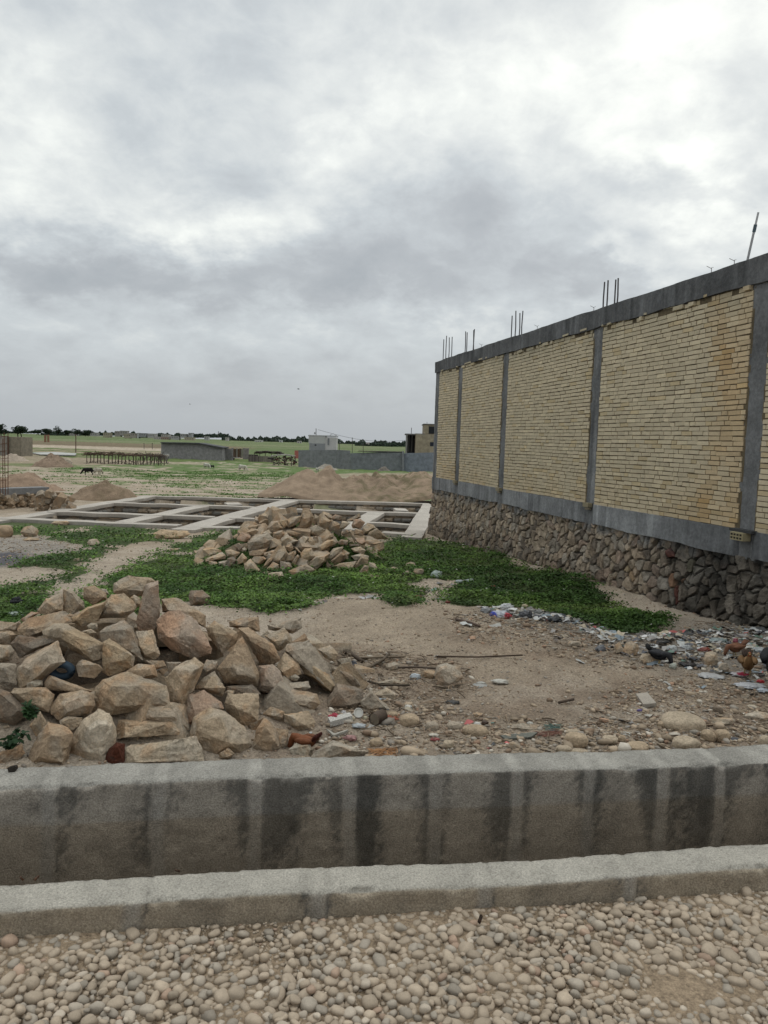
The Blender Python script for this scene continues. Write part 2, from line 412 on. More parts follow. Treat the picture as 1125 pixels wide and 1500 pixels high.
# far plain: bands of field, ploughed earth and track
far = gy > 62
az_ = gx/np.maximum(gy, 1)
fb = fbm(P3(gx*.006, gy*.02), 91, 4); fb2 = fbm(P3(gx*.03, gy*.09), 95, 4)
farc = np.tile(np.array([.33, .27, .19]), (len(gx), 1))
farc = mixc(farc, np.array([.13, .17, .06]), sst(fb2, .50, .60))
brown = np.array([.22, .16, .11])
edge_ = np.interp(az_, [-.40, -.22, -.17], [300, 300, 135]); ff = sst(gy, edge_+60*(fb-.5), edge_*1.06+60*(fb-.5))
fieldc = mixc(np.tile(np.array([.145, .185, .08]), (len(gx), 1)), np.array([.21, .225, .12]), sst(fb, .42, .62))
fieldc = mixc(fieldc, np.array([.10, .15, .05]), sst(fb2, .55, .7)*.6)
stripe = sst(gy, 300, 310)*sst(gy, 420, 380)*sst(az_, -.15, -.2)*.9; farc = mixc(farc, np.array([.46, .38, .29]), sst(gy, 205, 215)*sst(gy, 262, 250)*sst(az_, -.17, -.22)); farc = mixc(farc, np.array([.20, .15, .10]), sst(gy, 262, 270)*sst(az_, -.17, -.22))
fieldc = mixc(fieldc, brown, stripe*.9)
farc = mixc(farc, fieldc, ff)
col = np.where(far[:, None], mixc(col, farc, sst(gy, 70, 95)*(1-fm)), col)
col = col*(0.82+.36*nC[:, None]**1.0)*(.88+.24*nB[:, None])
G = mk('ground', np.stack([gx, gy, gz], 1), gF, M_soil, col, True)
tag(G, None, None, kind='structure')
# road bed, channel floor
def slab(name, u0, u1, v0, v1, z, m_, colr, nu=80, nv=30, amp=.01, sc=3):
    U, Vv = np.meshgrid(np.linspace(u0, u1, nu), np.linspace(v0, v1, nv), indexing='ij')
    X_, Y_ = xy(U.ravel(), Vv.ravel()); Zz = z+amp*(fbm(P3(X_*sc, Y_*sc), 5, 5, .6)-.5)*2
    i_ = (np.arange(nu-1)[:, None]*nv+np.arange(nv-1)[None]).ravel()
    Fc = np.stack([i_, i_+nv, i_+nv+1, i_+1], 1)
    cc = np.asarray(colr)[None]*(.75+.5*fbm(P3(X_*4, Y_*4), 8, 5, .6)[:, None])
    return mk(name, np.stack([X_, Y_, Zz], 1), Fc, m_, cc, True)
tag(slab('gravel_road', -6, 6, -6, 2.53, 0.005, M_soil, (.40, .30, .205), 360, 260, .012, 5), None, None, kind='structure')
tag(slab('channel_floor', -9, 9, 2.58, 3.24, -.34, M_conc, (.16, .145, .12), 200, 14, .02), None, None, kind='structure')

# ------------------------------------------------------------------ cast concrete channel walls
def castwall(name, v0, v1, zt, zb, joints, label, cat, seed, streak, topc, facec, u0=-4.2, u1=4.2, rag=.012):
    nu = int((u1-u0)/.012); U = np.linspace(u0, u1, nu)
    hh = zt-zb
    prof = []                                 # (v, z) round the section: front bottom, up, over, down the back
    nz = int(hh/.013)
    for k in range(nz): prof.append((v0, zb+hh*k/nz-0))
    nt_ = max(6, int((v1-v0)/.013))
    for k in range(nt_+1): prof.append((v0+(v1-v0)*k/nt_, zt))
    for k in range(1, 5): prof.append((v1, zt-hh*k/4))
    prof = np.array(prof); npf = len(prof)
    Ug = np.repeat(U, npf); Vg = np.tile(prof[:, 0], nu); Zg = np.tile(prof[:, 1], nu)
    topm = np.tile((np.arange(npf) >= nz) & (np.arange(npf) <= nz+nt_), nu)
    # rounded arris
    fr = np.tile(np.arange(npf) == nz, nu); Vg = Vg+fr*.006; Zg = Zg-fr*.006
    # wavering line and height, chipped edges
    wob = (fbm(P3(Ug*.8, Ug*0+seed), seed, 3)-.5)
    Vg = Vg+wob*.03; Zg = Zg+np.where(Zg > zb+.05, (fbm(P3(Ug*1.1, Ug*0+seed+5), seed+1, 4)-.5)*.035*np.clip((Zg-zb)/hh, 0, 1), 0)
    nz3 = fbm(np.stack([Ug*26, Vg*26, Zg*26], 1), seed+2, 4, .65)-.5
    nzl = fbm(np.stack([Ug*5, Vg*5, Zg*5], 1), seed+3, 3)-.5
    edge = np.tile(np.exp(-((np.arange(npf)-nz)/1.6)**2), nu)
    chip = edge*sst(fbm(P3(Ug*9, Ug*0+3), seed+9, 4, .7), .5, .72)
    front = ~topm & (Vg < (v0+v1)/2)
    Vg = Vg-np.where(front, nz3*rag+nzl*.009, 0)+chip*.02
    Zg = Zg+np.where(topm, nz3*rag*1.3+nzl*.009, 0)-chip*.016
    light = np.zeros(len(Ug)); dark = np.zeros(len(Ug))
    for j in joints:
        du = Ug-j
        w_ = .030+.012*(fbm(P3(Zg*6, Ug*0+j), 4, 2)-.5)
        dd = np.abs(du+.02*(vn(P3(Zg*5, Ug*0+j*3), 8)-.5))
        light = np.maximum(light, np.exp(-(dd/w_)**4))
        side = np.where(Ug > j, 1, 0); rr = _h(np.array([int(j*100)]), np.array([3]), np.array([seed]), 5)[0]; rl = _h(np.array([int(j*100)]), np.array([9]), np.array([seed]), 6)[0]
        wd_ = (.45+.8*np.clip((Zg-zb)/(zt-zb), 0, 1))*streak*(.35+1.5*fbm(P3(Ug*0+j*7+side*3.3, Zg*5), 12, 3))*np.where(side, .4+1.2*rr, .4+1.2*rl)
        dark = np.maximum(dark, np.exp(-(np.maximum(dd-.02, 0)/wd_)**2)*(1-np.exp(-(dd/w_)**4))*np.where(side, .6+.5*rr, .6+.5*rl)*np.clip(1.25-.9*(vn(P3(Ug*0+j*5+side, Zg*0), 7))*(1-(Zg-zb)/(zt-zb))*2, .25, 1)*(1 if streak > .05 else .55))
    # open joint line
    for j in joints[::2] if streak > .05 else joints:
        jj = j+.035+.006*(vn(P3(Zg*30, Ug*0), 3)-.5)
        g = np.exp(-((Ug-jj)/(.006 if streak > .05 else .008))**2)*(vn(P3(Zg*22, Ug*0+j), 3) > (.35 if streak > .05 else .1)); Vg = Vg+np.where(front, g*.006, 0); Zg = Zg-np.where(topm, g*.005, 0); dark = np.maximum(dark, g*.7)
    st = fbm(P3(Ug*6, Zg*.9), seed+20, 4, .6)
    hrel = np.clip((Zg-zb)/hh, 0, 1)
    cA = np.tile(np.array(facec), (len(Ug), 1))
    gr_ = fbm(np.stack([Ug*60, Vg*60, Zg*60], 1), seed+31, 3, .7)
    cA = mixc(cA, np.array([.105, .10, .09]), np.clip(sst(dark+(gr_-.5)*1.0+(st-.5)*.8+.5*(fbm(P3(Ug*3.1, Zg*3.1), seed+44, 4, .6)-.5), .24, .74)*.72*np.clip(.45+hrel, 0, 1)+.22*sst(st, .52, .68), 0, .9))
    cA = mixc(cA, np.array([.36, .34, .31]), light*.5*(.25+1.3*fbm(P3(Ug*2.3, Zg*3.5), seed+50, 4, .6)))
    cT = np.tile(np.array(topc), (len(Ug), 1))*(.86+.28*st[:, None]); cT = mixc(cT, np.array(topc)*1.2, light*.14); cT = mixc(cT, np.array(topc)*.5, dark*.45)
    # pour line part-way down the face
    if streak > .05:
        low = sst(Zg, .052+.018*(vn(P3(Ug*3, Ug*0), 6)-.5), .030)
        cA = mixc(cA, cA*np.array([.90, .84, .76]), low*.9)
    cc = np.where(topm[:, None], cT, cA)
    pits = sst(fbm(np.stack([Ug*150, Vg*150, Zg*150], 1), seed+7, 2), .60, .70)
    cc = cc*(1-.12*pits[:, None])*(.86+.28*fbm(np.stack([Ug*18, Vg*18, Zg*18], 1), seed+6, 3)[:, None])
    X_, Y_ = xy(Ug, Vg)
    i_ = (np.arange(nu-1)[:, None]*npf+np.arange(npf-1)[None]).ravel()
    Fc = np.stack([i_, i_+npf, i_+npf+1, i_+1], 1)
    o = mk(name, np.stack([X_, Y_, Zg], 1), Fc, M_conc, cc, True)
    return tag(o, label, cat)
def jointU(pxs, py, t):
    return [uv(*at(a, py, t)[:2])[0] for a in pxs]
j2 = jointU([-190, -50, 85, 235, 372, 515, 645, 772, 888, 1010, 1110, 1220, 1340], 1190, 3.3)
castwall('channel_wall', 3.18, 3.362, .20, -.42, j2, 'tall stained concrete channel wall holding back the rock heap and dirt lot', 'wall', 41, .085, (.40, .375, .33), (.395, .348, .292))
j1 = jointU([-200, 205, 465, 715, 945, 1300], 1320, 2.68)
castwall('concrete_kerb', 2.505, 2.65, .10, -.42, j1, 'low pitted concrete kerb beside the gravel at the edge of the channel', 'kerb', 57, .035, (.45, .415, .355), (.41, .34, .255), rag=.012)

# ------------------------------------------------------------------ pebbles of the road (uncountable)
def pebbles():
    g = np.random.default_rng(11); cell = .05; grid = {}; P = []; Rr = []
    sizes = np.concatenate([np.clip(g.lognormal(math.log(.0102), .38, 12500), .006, .025), g.uniform(.0025, .0065, 14000)])
    sizes[:12500] = np.sort(sizes[:12500])[::-1]
    for r in sizes:
        for _ in range(14 if r > .009 else 4):
            u = g.uniform(-2.3, 2.3); v = g.uniform(1.25, 2.50)
            # thin out next to the kerb and on a bare sandy patch
            bare = math.exp(-((u-1.22)/.22)**2-((v-2.05)/.11)**2)*.85+.7*math.exp(-((v-2.50)/.10)**2)+.6*math.exp(-((u-.05)/.25)**2-((v-2.30)/.12)**2)+.6*math.exp(-((u+.75)/.5)**2-((v-2.33)/.08)**2)+.7*max(0, float(vn(np.array([[u*3, v*3, 0]]), 5)[0])-.5)*2
            if r > .0065 and g.random() < bare: continue
            if r <= .0065: P.append((u, v, 0)); Rr.append(r); break
            i, j = int(u/cell), int(v/cell); ok = True; lev = 0
            for a in (-1, 0, 1):
                for c in (-1, 0, 1):
                    for k in grid.get((i+a, j+c), ()):
                        d = math.hypot(P[k][0]-u, P[k][1]-v)
                        if d < (Rr[k]+r)*.80: ok = False
            if ok:
                grid.setdefault((i, j), []).append(len(P)); P.append((u, v, 1)); Rr.append(r); break
    # a second, loose layer
    n = 1300
    for _ in range(n):
        u = g.uniform(-2.3, 2.3); v = g.uniform(1.25, 2.38); r = g.uniform(.008, .016)
        if math.exp(-((u-1.22)/.3)**2-((v-2.10)/.15)**2) > .3: continue
        P.append((u, v, 2)); Rr.append(r)
    P = np.array(P); Rr = np.array(Rr)
    X_, Y_ = xy(P[:, 0], P[:, 1])
    z = np.where(P[:, 2] == 0, Rr*.3, np.where(P[:, 2] == 1, Rr*.38, .014+Rr*.6))
    pos = np.stack([X_, Y_, z], 1)
    N = len(P)
    scl = Rr[:, None]*np.stack([g.uniform(.95, 1.38, N), g.uniform(.8, 1.05, N), g.uniform(.55, .85, N)], 1)
    tone = np.clip(g.normal(1.0, .10, N), .65, 1.3)[:, None]
    base = np.array([.435, .348, .258]); gry = np.array([.375, .32, .255]); red = np.array([.41, .29, .21]); pal = np.array([.50, .42, .33])
    w = g.random(N)
    cc = np.where(w[:, None] < .66, base, np.where(w[:, None] < .86, gry, np.where(w[:, None] < .97, pal, red)))*tone
    big = (Rr > .0105)
    for nm, sel, lv in (('gravel', big, 2), ('gravel_chips', ~big, 1)):
        V0, F0 = ico(lv)
        # squarish superellipsoid feel
        V0 = np.sign(V0)*np.abs(V0)**.80
        idx = np.nonzero(sel)[0]
        M_ = len(idx)
        B = np.tile(V0[None], (M_, 1, 1))
        # low order lumpiness
        ph = g.random((M_, 1, 3))*6.28
        B = B*(1+.13*np.sin(B[:, :, [1]]*2.3+ph[:, :, [0]])+.11*np.sin(B[:, :, [0]]*2.9+ph[:, :, [1]])+.05*np.sin(B[:, :, [2]]*3.3+ph[:, :, [2]]))
        R_ = rots(M_, .55, g)
        V = np.einsum('nij,nkj->nki', R_, B*scl[idx][:, None, :])+pos[idx][:, None, :]
        Fc = (F0[None]+(np.arange(M_)*len(V0))[:, None, None]).reshape(-1, 3)
        o = mk(nm, V.reshape(-1, 3), Fc, M_gravel, np.repeat(cc[idx], len(V0), axis=0), True)
        tag(o, 'rounded beige pebbles covering the road in the foreground' if lv == 2 else 'tiny stone chips and grit between the road pebbles', 'gravel', kind='stuff')
pebbles()
# ------------------------------------------------------------------ angular quarried rocks
def rock_mesh(name, pts, size, colr, seed, fine=True, m_=None, bev=.009, smooth=False):
    """convex block from points, arrises broken, faces roughened"""
    g = np.random.default_rng(seed)
    bm = bmesh.new()
    for p in pts: bm.verts.new(p)
    r = bmesh.ops.convex_hull(bm, input=bm.verts)
    junk = [e for e in r['geom_interior']+r['geom_unused'] if isinstance(e, bmesh.types.BMVert)]
    if junk: bmesh.ops.delete(bm, geom=list(set(junk)), context='VERTS')
    bmesh.ops.dissolve_limit(bm, angle_limit=math.radians(19), verts=bm.verts, edges=bm.edges)
    bmesh.ops.bevel(bm, geom=list(bm.edges), offset=size*bev, offset_type='OFFSET', segments=2 if fine else 1, profile=.6, affect='EDGES', clamp_overlap=True)
    bmesh.ops.triangulate(bm, faces=bm.faces)
    target = size*(.085 if fine else .2)
    for _ in range(4 if fine else 2):
        le = [e for e in bm.edges if e.calc_length() > target]
        if not le: break
        bmesh.ops.subdivide_edges(bm, edges=le, cuts=1, use_grid_fill=False)
        bmesh.ops.triangulate(bm, faces=[f for f in bm.faces if len(f.verts) > 3])
    bm.normal_update()
    V = np.array([v.co[:] for v in bm.verts]); N = np.array([v.normal[:] for v in bm.verts])
    Fc = np.array([[v.index for v in f.verts] for f in bm.faces]); bm.free()
    o3 = g.random(3)*50
    q = V/size
    # bedding planes: the stone splits in layers
    ax = g.normal(size=3); ax[2] += 1.6; ax /= np.linalg.norm(ax)
    lay = np.abs(((q@ax)*g.uniform(4, 7)+2*fbm(q*1.5+o3, seed % 97, 2)) % 1-.5)*2
    d = (fbm(q*2.0+o3, seed % 89, 3)-.5)*.045+(fbm(q*6+o3, seed % 83, 4, .6)-.5)*.06+(lay-.5)*.012
    ridg = np.abs(fbm(q*3.1+o3+9, seed % 79, 3)-.5); d = d-(ridg < .03).astype(float)*.012
    V = V+N*(d*size)[:, None]
    c = np.asarray(colr, float)
    st = fbm(q*2.6+o3+31, seed % 71, 4, .6)
    cc = np.tile(c, (len(V), 1))
    cc = mixc(cc, c*np.array([1.08, .84, .66]), sst(st, .50, .66)*.45)
    cc = mixc(cc, np.array([.30, .265, .215])*c.mean()/.24, sst(fbm(q*1.9+o3+77, seed % 67, 4), .5, .62)*.5)
    cc = cc*(.80+.4*fbm(q*9+o3, 5, 3)[:, None])
    me_o = mk(name, V, Fc, m_ or M_rock, cc, smooth)
    return me_o
def hull_pts(outline_px, t, g, px_m, fwd=.36, back=.55, topback=.16):
    P = np.array(outline_px, float); c = P.mean(0); s = math.sqrt((P[:, 0].max()-P[:, 0].min())*(P[:, 1].max()-P[:, 1].min()))
    sm = s*px_m; h = max(P[:, 1].max()-P[:, 1].min(), 1)
    out = []
    for p in P:
        up = (c[1]-p[1])/h                     # +.5 at the top
        out.append(at(p[0], p[1], t+sm*(topback*up*2+g.uniform(-.07, .07))))
    # front facets
    k = g.uniform(.50, .74); sh = g.uniform(-.10, .04)*h; dx = g.uniform(-.10, .10)*s
    sel = g.permutation(len(P))[:max(3, (len(P)+1)//2)]
    for i in sel:
        p = c+(P[i]-c)*k*g.uniform(.75, 1.1)+np.array([dx, sh])
        up = (c[1]-p[1])/h
        out.append(at(p[0], p[1], t-sm*fwd*g.uniform(.65, 1.0)+sm*.25*up))
    for p in P[::1]:
        p2 = c+(p-c)*.72+np.array([0, .05*h])
        out.append(at(p2[0], p2[1], t+sm*back*g.uniform(.7, 1.0)))
    return np.array(out), sm
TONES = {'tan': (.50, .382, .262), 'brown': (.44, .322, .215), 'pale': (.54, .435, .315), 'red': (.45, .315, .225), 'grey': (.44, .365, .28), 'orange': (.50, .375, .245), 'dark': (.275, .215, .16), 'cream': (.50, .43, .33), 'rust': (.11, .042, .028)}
def place_rock(name, outl, t, tone, label, group, seed, cat='rock', fine=True, **kw):
    g = np.random.default_rng(seed)
    pts, sm = hull_pts(outl, t, g, t/F, **kw)
    # seat: base point of the block
    c = pts.mean(0); base = np.array([c[0], c[1], pts[:, 2].min()])
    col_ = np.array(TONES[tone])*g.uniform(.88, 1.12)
    o = rock_mesh(name, [p-base for p in pts], sm, col_, seed, fine)
    o.location = base
    return tag(o, label, cat, group)
def surf1(x, y): return terrain(x, y, False, False)+pile_h(x, y, PILE1)
def surf2(x, y): return terrain(x, y, False, False)+pile_h(x, y, PILE2)
def A(*p): return [(x/3.75, 820+y/3.75) for x, y in p]
def B_(*p): return [(270+x/3.409, 840+y/3.409) for x, y in p]
H1 = [
 (A((620,180),(625,130),(700,85),(830,100),(870,125),(800,165),(780,200),(690,208)), 'tan', 'pale-topped tan block, highest on the crest of the front heap, behind the upright red slab'),
 (A((800,130),(870,112),(885,180),(880,310),(850,388),(760,390),(745,345),(785,230)), 'red', 'reddish brown slab standing upright on the crest of the front heap'),
 ([(236,877),(259,875),(280,884),(302,902),(301,920),(287,911),(256,897),(237,897)], 'brown', 'brown block right of the upright red slab, behind the big reddish boulder'),
 ([(227,911),(240,897),(263,893),(283,903),(299,934),(312,950),(310,958),(285,966),(250,953),(232,935)], 'red', 'big rounded boulder with a reddish lower face, right of the upright slab'),
 (A((535,320),(555,250),(610,190),(680,180),(740,230),(755,270),(690,320),(600,330)), 'tan', 'rounded tan boulder directly left of the upright red slab'),
 (A((455,210),(460,150),(520,140),(580,180),(590,215),(510,250)), 'brown', 'small brown cube-like stone on the crest, left of the highest tan block'),
 (A((345,280),(345,160),(400,170),(460,230),(465,265),(400,300)), 'tan', 'pointed triangular stone on the crest, left part of the front heap'),
 (A((200,290),(250,215),(330,185),(350,230),(345,280),(260,305)), 'tan', 'tan stone left of the pointed triangular stone, back edge of the heap'),
 (A((390,320),(480,260),(590,222),(560,290),(540,330),(450,372),(395,345)), 'orange', 'long orange-brown slab sloping up to the right below the crest'),
 (A((90,380),(150,320),(330,285),(388,330),(300,362),(230,420),(140,432),(110,410)), 'brown', 'wide flat brown slab on the upper left of the front heap'),
 (A((230,390),(300,350),(370,350),(470,390),(570,460),(560,540),(510,556),(430,510),(330,440),(240,415)), 'orange', 'long ochre slab sloping down to the right across the upper middle of the heap'),
 (A((545,400),(580,365),(680,330),(730,370),(770,470),(792,560),(740,572),(700,540),(570,480)), 'grey', 'grey-tan block leaning behind the yellowish cube in the middle of the heap'),
 (A((563,450),(600,428),(700,500),(742,530),(730,590),(600,642),(562,620)), 'orange', 'yellowish cube-like block in the middle of the heap, right of the dark gap'),
 (A((95,590),(140,540),(290,460),(320,440),(362,560),(300,600),(240,645),(230,665),(120,705),(95,690)), 'tan', 'large smooth tan slab leaning beside the dark blue pipe coil'),
 (A((0,565),(90,570),(95,690),(60,712),(-60,660),(-60,580)), 'grey', 'grey block at the left edge of the photo, left of the large smooth slab'),
 (A((-50,460),(60,470),(80,500),(60,552),(-50,562)), 'tan', 'small tan block at the left edge under the flat stones'),
 (A((-70,400),(60,392),(97,410),(60,465),(-70,468)), 'brown', 'flat brown stone at the left edge of the photo, uppermost there'),
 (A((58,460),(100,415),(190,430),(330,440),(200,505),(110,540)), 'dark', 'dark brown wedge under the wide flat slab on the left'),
 (A((745,390),(840,385),(882,520),(850,552),(790,540),(750,470)), 'tan', 'tan block under the foot of the upright red slab'),
 (A((415,580),(450,545),(550,578),(565,600),(520,652),(430,640)), 'brown', 'small brown block right of the dark blue pipe coil'),
 (A((240,680),(270,630),(350,640),(470,690),(512,722),(430,742),(350,722),(250,712)), 'brown', 'flat brown slab just below the dark blue pipe coil'),
 (A((275,800),(330,735),(450,712),(512,738),(527,800),(500,842),(400,852),(320,882),(280,850)), 'brown', 'rounded brown boulder with orange stains, left of the widest slab'),
 (A((145,680),(190,652),(235,665),(237,695),(180,717),(145,702)), 'cream', 'smooth pale rounded cobble at the left of the front heap'),
 (A((50,730),(80,705),(190,718),(250,700),(300,740),(290,800),(270,842),(130,800),(70,762)), 'tan', 'broad tan wedge below the smooth pale cobble on the left'),
 (A((-60,690),(50,728),(140,810),(152,852),(80,908),(-60,880)), 'dark', 'dark brown block at the left edge of the photo, above the weeds'),
 (A((525,700),(560,660),(700,612),(750,655),(800,650),(920,690),(932,790),(880,808),(750,800),(610,852),(535,832),(520,760)), 'tan', 'widest pale tan slab in the centre of the front heap'),
 (A((690,610),(760,570),(850,578),(868,645),(740,655)), 'brown', 'small brown slab resting above the widest slab'),
 (A((738,825),(760,800),(980,800),(1032,880),(1042,935),(1000,942),(970,885),(750,885)), 'brown', 'flat brown slab, upper one of the two stacked slabs at lower centre'),
 (A((638,925),(650,880),(970,880),(1012,960),(960,972),(640,988)), 'tan', 'long flat tan slab, lower one of the two stacked slabs at lower centre'),
 ([(182,1097),(192,1091),(245,1083),(288,1078),(297,1096),(299,1125),(187,1127),(182,1118)], 'pale', 'long pale yellowish block lying on the channel wall at the heap\'s foot'),
 (A((360,1050),(440,890),(540,818),(600,850),(637,920),(635,1010),(570,1150),(550,1165),(370,1165)), 'pale', 'large pale boulder with cracked face at the heap foot, left of the rusty block'),
 (A((125,1125),(190,1010),(255,885),(345,900),(407,950),(380,1010),(362,1165),(130,1155)), 'brown', 'big brown slab leaning at the lower left of the heap beside the weeds'),
 (A((160,912),(220,830),(257,890),(240,952),(200,972)), 'tan', 'pointed tan stone behind the big leaning brown slab'),
 (A((325,882),(370,858),(455,868),(440,905),(400,938),(330,902)), 'pale', 'pale small slab left of the large cracked boulder'),
 (A((-30,1070),(40,1030),(120,1005),(137,1062),(100,1102),(-30,1145)), 'brown', 'low brown stone at the lower left corner of the heap below the weeds'),
 (A((570,1105),(598,1040),(640,1003),(687,1010),(687,1146),(590,1150)), 'rust', 'dark rusty red block between the pale cracked boulder and the long pale block'),
 (A((905,650),(960,590),(1070,535),(1127,575),(1090,645),(1030,705),(1047,762),(1010,842),(930,782)), 'tan', 'tan block with a notched right side, right of the widest slab'),
 ([(270,1045),(276,1018),(299,1011),(326,1029),(328,1038),(300,1049),(279,1059),(272,1065)], 'red', 'pinkish flat block above the big bottom boulder in the middle of the heap'),
 (B_((25,800),(40,720),(130,660),(210,690),(300,760),(340,850),(300,905),(180,882),(110,928),(30,860)), 'tan', 'big rounded tan boulder at the foot of the heap, right of the long pale block'),
 (A((798,552),(900,555),(917,590),(860,602)), 'brown', 'thin flat stone lying above the notched tan block'),
 (A((912,560),(1000,560),(962,612),(925,622)), 'grey', 'small grey wedge left of the big triangular block'),
 (A((130,345),(110,330),(170,285),(222,290),(160,322)), 'red', 'small reddish stone on the upper left edge of the heap'),
 (A((15,382),(110,333),(117,350),(90,392)), 'brown', 'thin brown slab at the upper left edge of the heap'),
 (A((475,365),(500,345),(535,350),(537,380),(490,387)), 'cream', 'small round pale pebble under the long orange-brown slab'),
 (A((443,395),(500,378),(532,400),(480,414)), 'pale', 'thin pale chip beside the small round pale pebble'),
 (A((715,210),(735,190),(770,210),(775,250),(750,262),(725,240)), 'tan', 'small stone wedged between the rounded boulder and the upright slab'),
 (A((545,180),(548,158),(585,160),(600,190),(560,195)), 'grey', 'small grey stone on the crest between the brown cube and the highest block'),
 (B_((110,270),(150,235),(200,268),(265,290),(267,340),(190,402),(150,342),(120,312)), 'tan', 'tan stone between the reddish boulder and the big triangular block'),
 (B_((222,240),(290,220),(372,217),(380,292),(350,292),(260,266),(225,266)), 'brown', 'brown block on the back edge of the heap, right of centre'),
 (B_((160,475),(290,303),(372,500),(366,564),(200,550)), 'brown', 'big triangular brown block with a sharp upper point'),
 (B_((268,272),(320,268),(442,350),(480,430),(442,464),(370,442),(300,332)), 'brown', 'long brown slab sloping down to the right behind the big triangular block'),
 (B_((400,310),(500,270),(537,320),(537,352),(470,392),(420,342)), 'tan', 'tan block on the upper right shoulder of the heap'),
 (B_((413,257),(480,240),(585,220),(589,272),(540,302),(490,272),(420,282)), 'grey', 'flat grey stone at the back right edge of the heap, beside the bare dirt'),
 (B_((83,482),(110,430),(167,435),(162,482),(110,502)), 'grey', 'small dark grey stone left of the big triangular block'),
 (B_((48,577),(100,518),(150,490),(207,572),(190,612),(90,592)), 'tan', 'tan stone below and left of the big triangular block'),
 (B_((458,467),(500,390),(572,450),(587,502),(520,530),(480,502)), 'tan', 'tan cube-like stone between the triangular block and the tall leaning slab'),
 (B_((510,352),(560,346),(655,370),(705,440),(750,520),(762,590),(740,600),(580,480),(555,440),(500,385)), 'grey', 'large grey-tan slab leaning on the right of the heap'),
 (B_((573,457),(620,418),(722,500),(762,570),(745,608),(690,572),(600,502)), 'orange', 'yellowish slab in front of the large leaning grey slab'),
 (B_((368,460),(440,453),(482,490),(512,580),(450,604),(363,582),(363,520)), 'red', 'pinkish banded block right of the big triangular block'),
 (B_((398,642),(430,600),(550,580),(662,600),(682,652),(640,684),(450,677)), 'brown', 'wide brown block low on the right, under the yellowish slab'),
 (B_((503,547),(620,538),(632,572),(600,582),(510,582)), 'grey', 'thin grey slab on top of the wide brown block'),
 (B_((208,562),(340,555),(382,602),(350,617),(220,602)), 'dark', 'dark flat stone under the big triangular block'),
 (B_((198,652),(220,600),(372,598),(382,650),(372,742),(300,777),(210,682)), 'tan', 'tan block right of centre, below the dark flat stone'),
 (B_((333,882),(358,780),(400,722),(462,770),(482,880),(420,937)), 'brown', 'wedge-shaped brown block at the foot of the heap, left of the brown hen'),
 (B_((493,702),(620,688),(657,740),(642,788),(560,792),(500,742)), 'tan', 'tan block with a flat top just above the brown hen'),
 (B_((393,702),(430,663),(502,690),(502,742),(440,732)), 'brown', 'brown stone under the wide brown block on the right'),
 (B_((460,772),(520,780),(520,872),(490,897),(475,862)), 'brown', 'narrow brown stone beside the brown hen\'s body'),
 (B_((517,880),(560,845),(622,836),(642,880),(632,920),(560,932)), 'cream', 'smooth cream cobble in front of the brown hen'),
 (B_((620,945),(650,890),(740,828),(830,868),(922,890),(820,955),(640,965)), 'grey', 'flat grey slab lying on the ground at the channel wall, right of the cream cobble'),
 (B_((408,965),(460,922),(502,940),(490,965)), 'cream', 'pale low stone on the channel wall left of the cream cobble'),
 (B_((170,902),(220,870),(252,900),(222,927),(180,922)), 'tan', 'small tan stone under the big bottom boulder'),
 (B_((878,642),(930,578),(1032,680),(1022,702),(900,702)), 'grey', 'grey triangular stone at the right end of the front heap'),
 (B_((688,682),(760,548),(892,575),(892,640),(860,682),(720,702)), 'dark', 'dark block under the leaning slab at the right end of the heap'),
 (B_((733,472),(780,463),(872,540),(880,562),(840,562),(740,502)), 'grey', 'flat grey stone sloping at the right shoulder of the heap, above the dark block'),
 (B_((813,472),(850,463),(897,510),(892,552),(840,502)), 'dark', 'small dark stone at the right shoulder of the heap'),
 (B_((663,377),(730,358),(767,400),(752,442),(700,422)), 'tan', 'small tan stone behind the large leaning grey slab'),
 (B_((758,430),(830,418),(837,452),(780,472)), 'grey', 'small pale grey stone at the back of the right shoulder'),
 (B_((523,517),(555,501),(577,520),(562,537),(530,532)), 'cream', 'small round pebble on the thin grey slab'),
 (B_((943,602),(1010,568),(1057,600),(1052,652),(990,652)), 'pale', 'flat pale stone just right of the heap beside the twigs'),
 (B_((313,762),(380,740),(402,720),(345,802)), 'brown', 'thin brown splinter between the big bottom boulder and the wedge-shaped block'),
 (B_((20,112),(30,85),(90,82),(132,115),(120,150),(30,162)), 'dark', 'dark weathered stone on the clover behind the front heap'),
 (B_((200,595),(215,582),(250,585),(250,600),(215,612)), 'pale', 'small pale chip below the big triangular block'),
]
GH1 = 'rocks of the front heap'
for i, (o_, tone, lab) in enumerate(H1):
    P_ = np.array(o_); cxp, cyp = P_.mean(0); 
    t = hit(cxp, cyp+ (P_[:, 1].max()-cyp)*.35, surf=surf1)
    tmax = np.interp(cyp, [845, 900, 1000, 1125], [5.6, 5.2, 4.5, 3.7])
    if cxp < 420: t = min(t, tmax)
    if 'behind the front heap' in lab: t = gp(cxp, P_[:, 1].max())[1]
    sm = math.sqrt(np.ptp(P_[:, 0])*np.ptp(P_[:, 1]))*t/F
    tmin = 3.34/math.cos(KA)+(cxp-562)/F*3.4*.154+.13+sm*.42        # keep behind the wall
    t = max(t, tmin)
    place_rock('quarry_rock', o_, t, tone, lab, GH1, 100+i, 'rock')
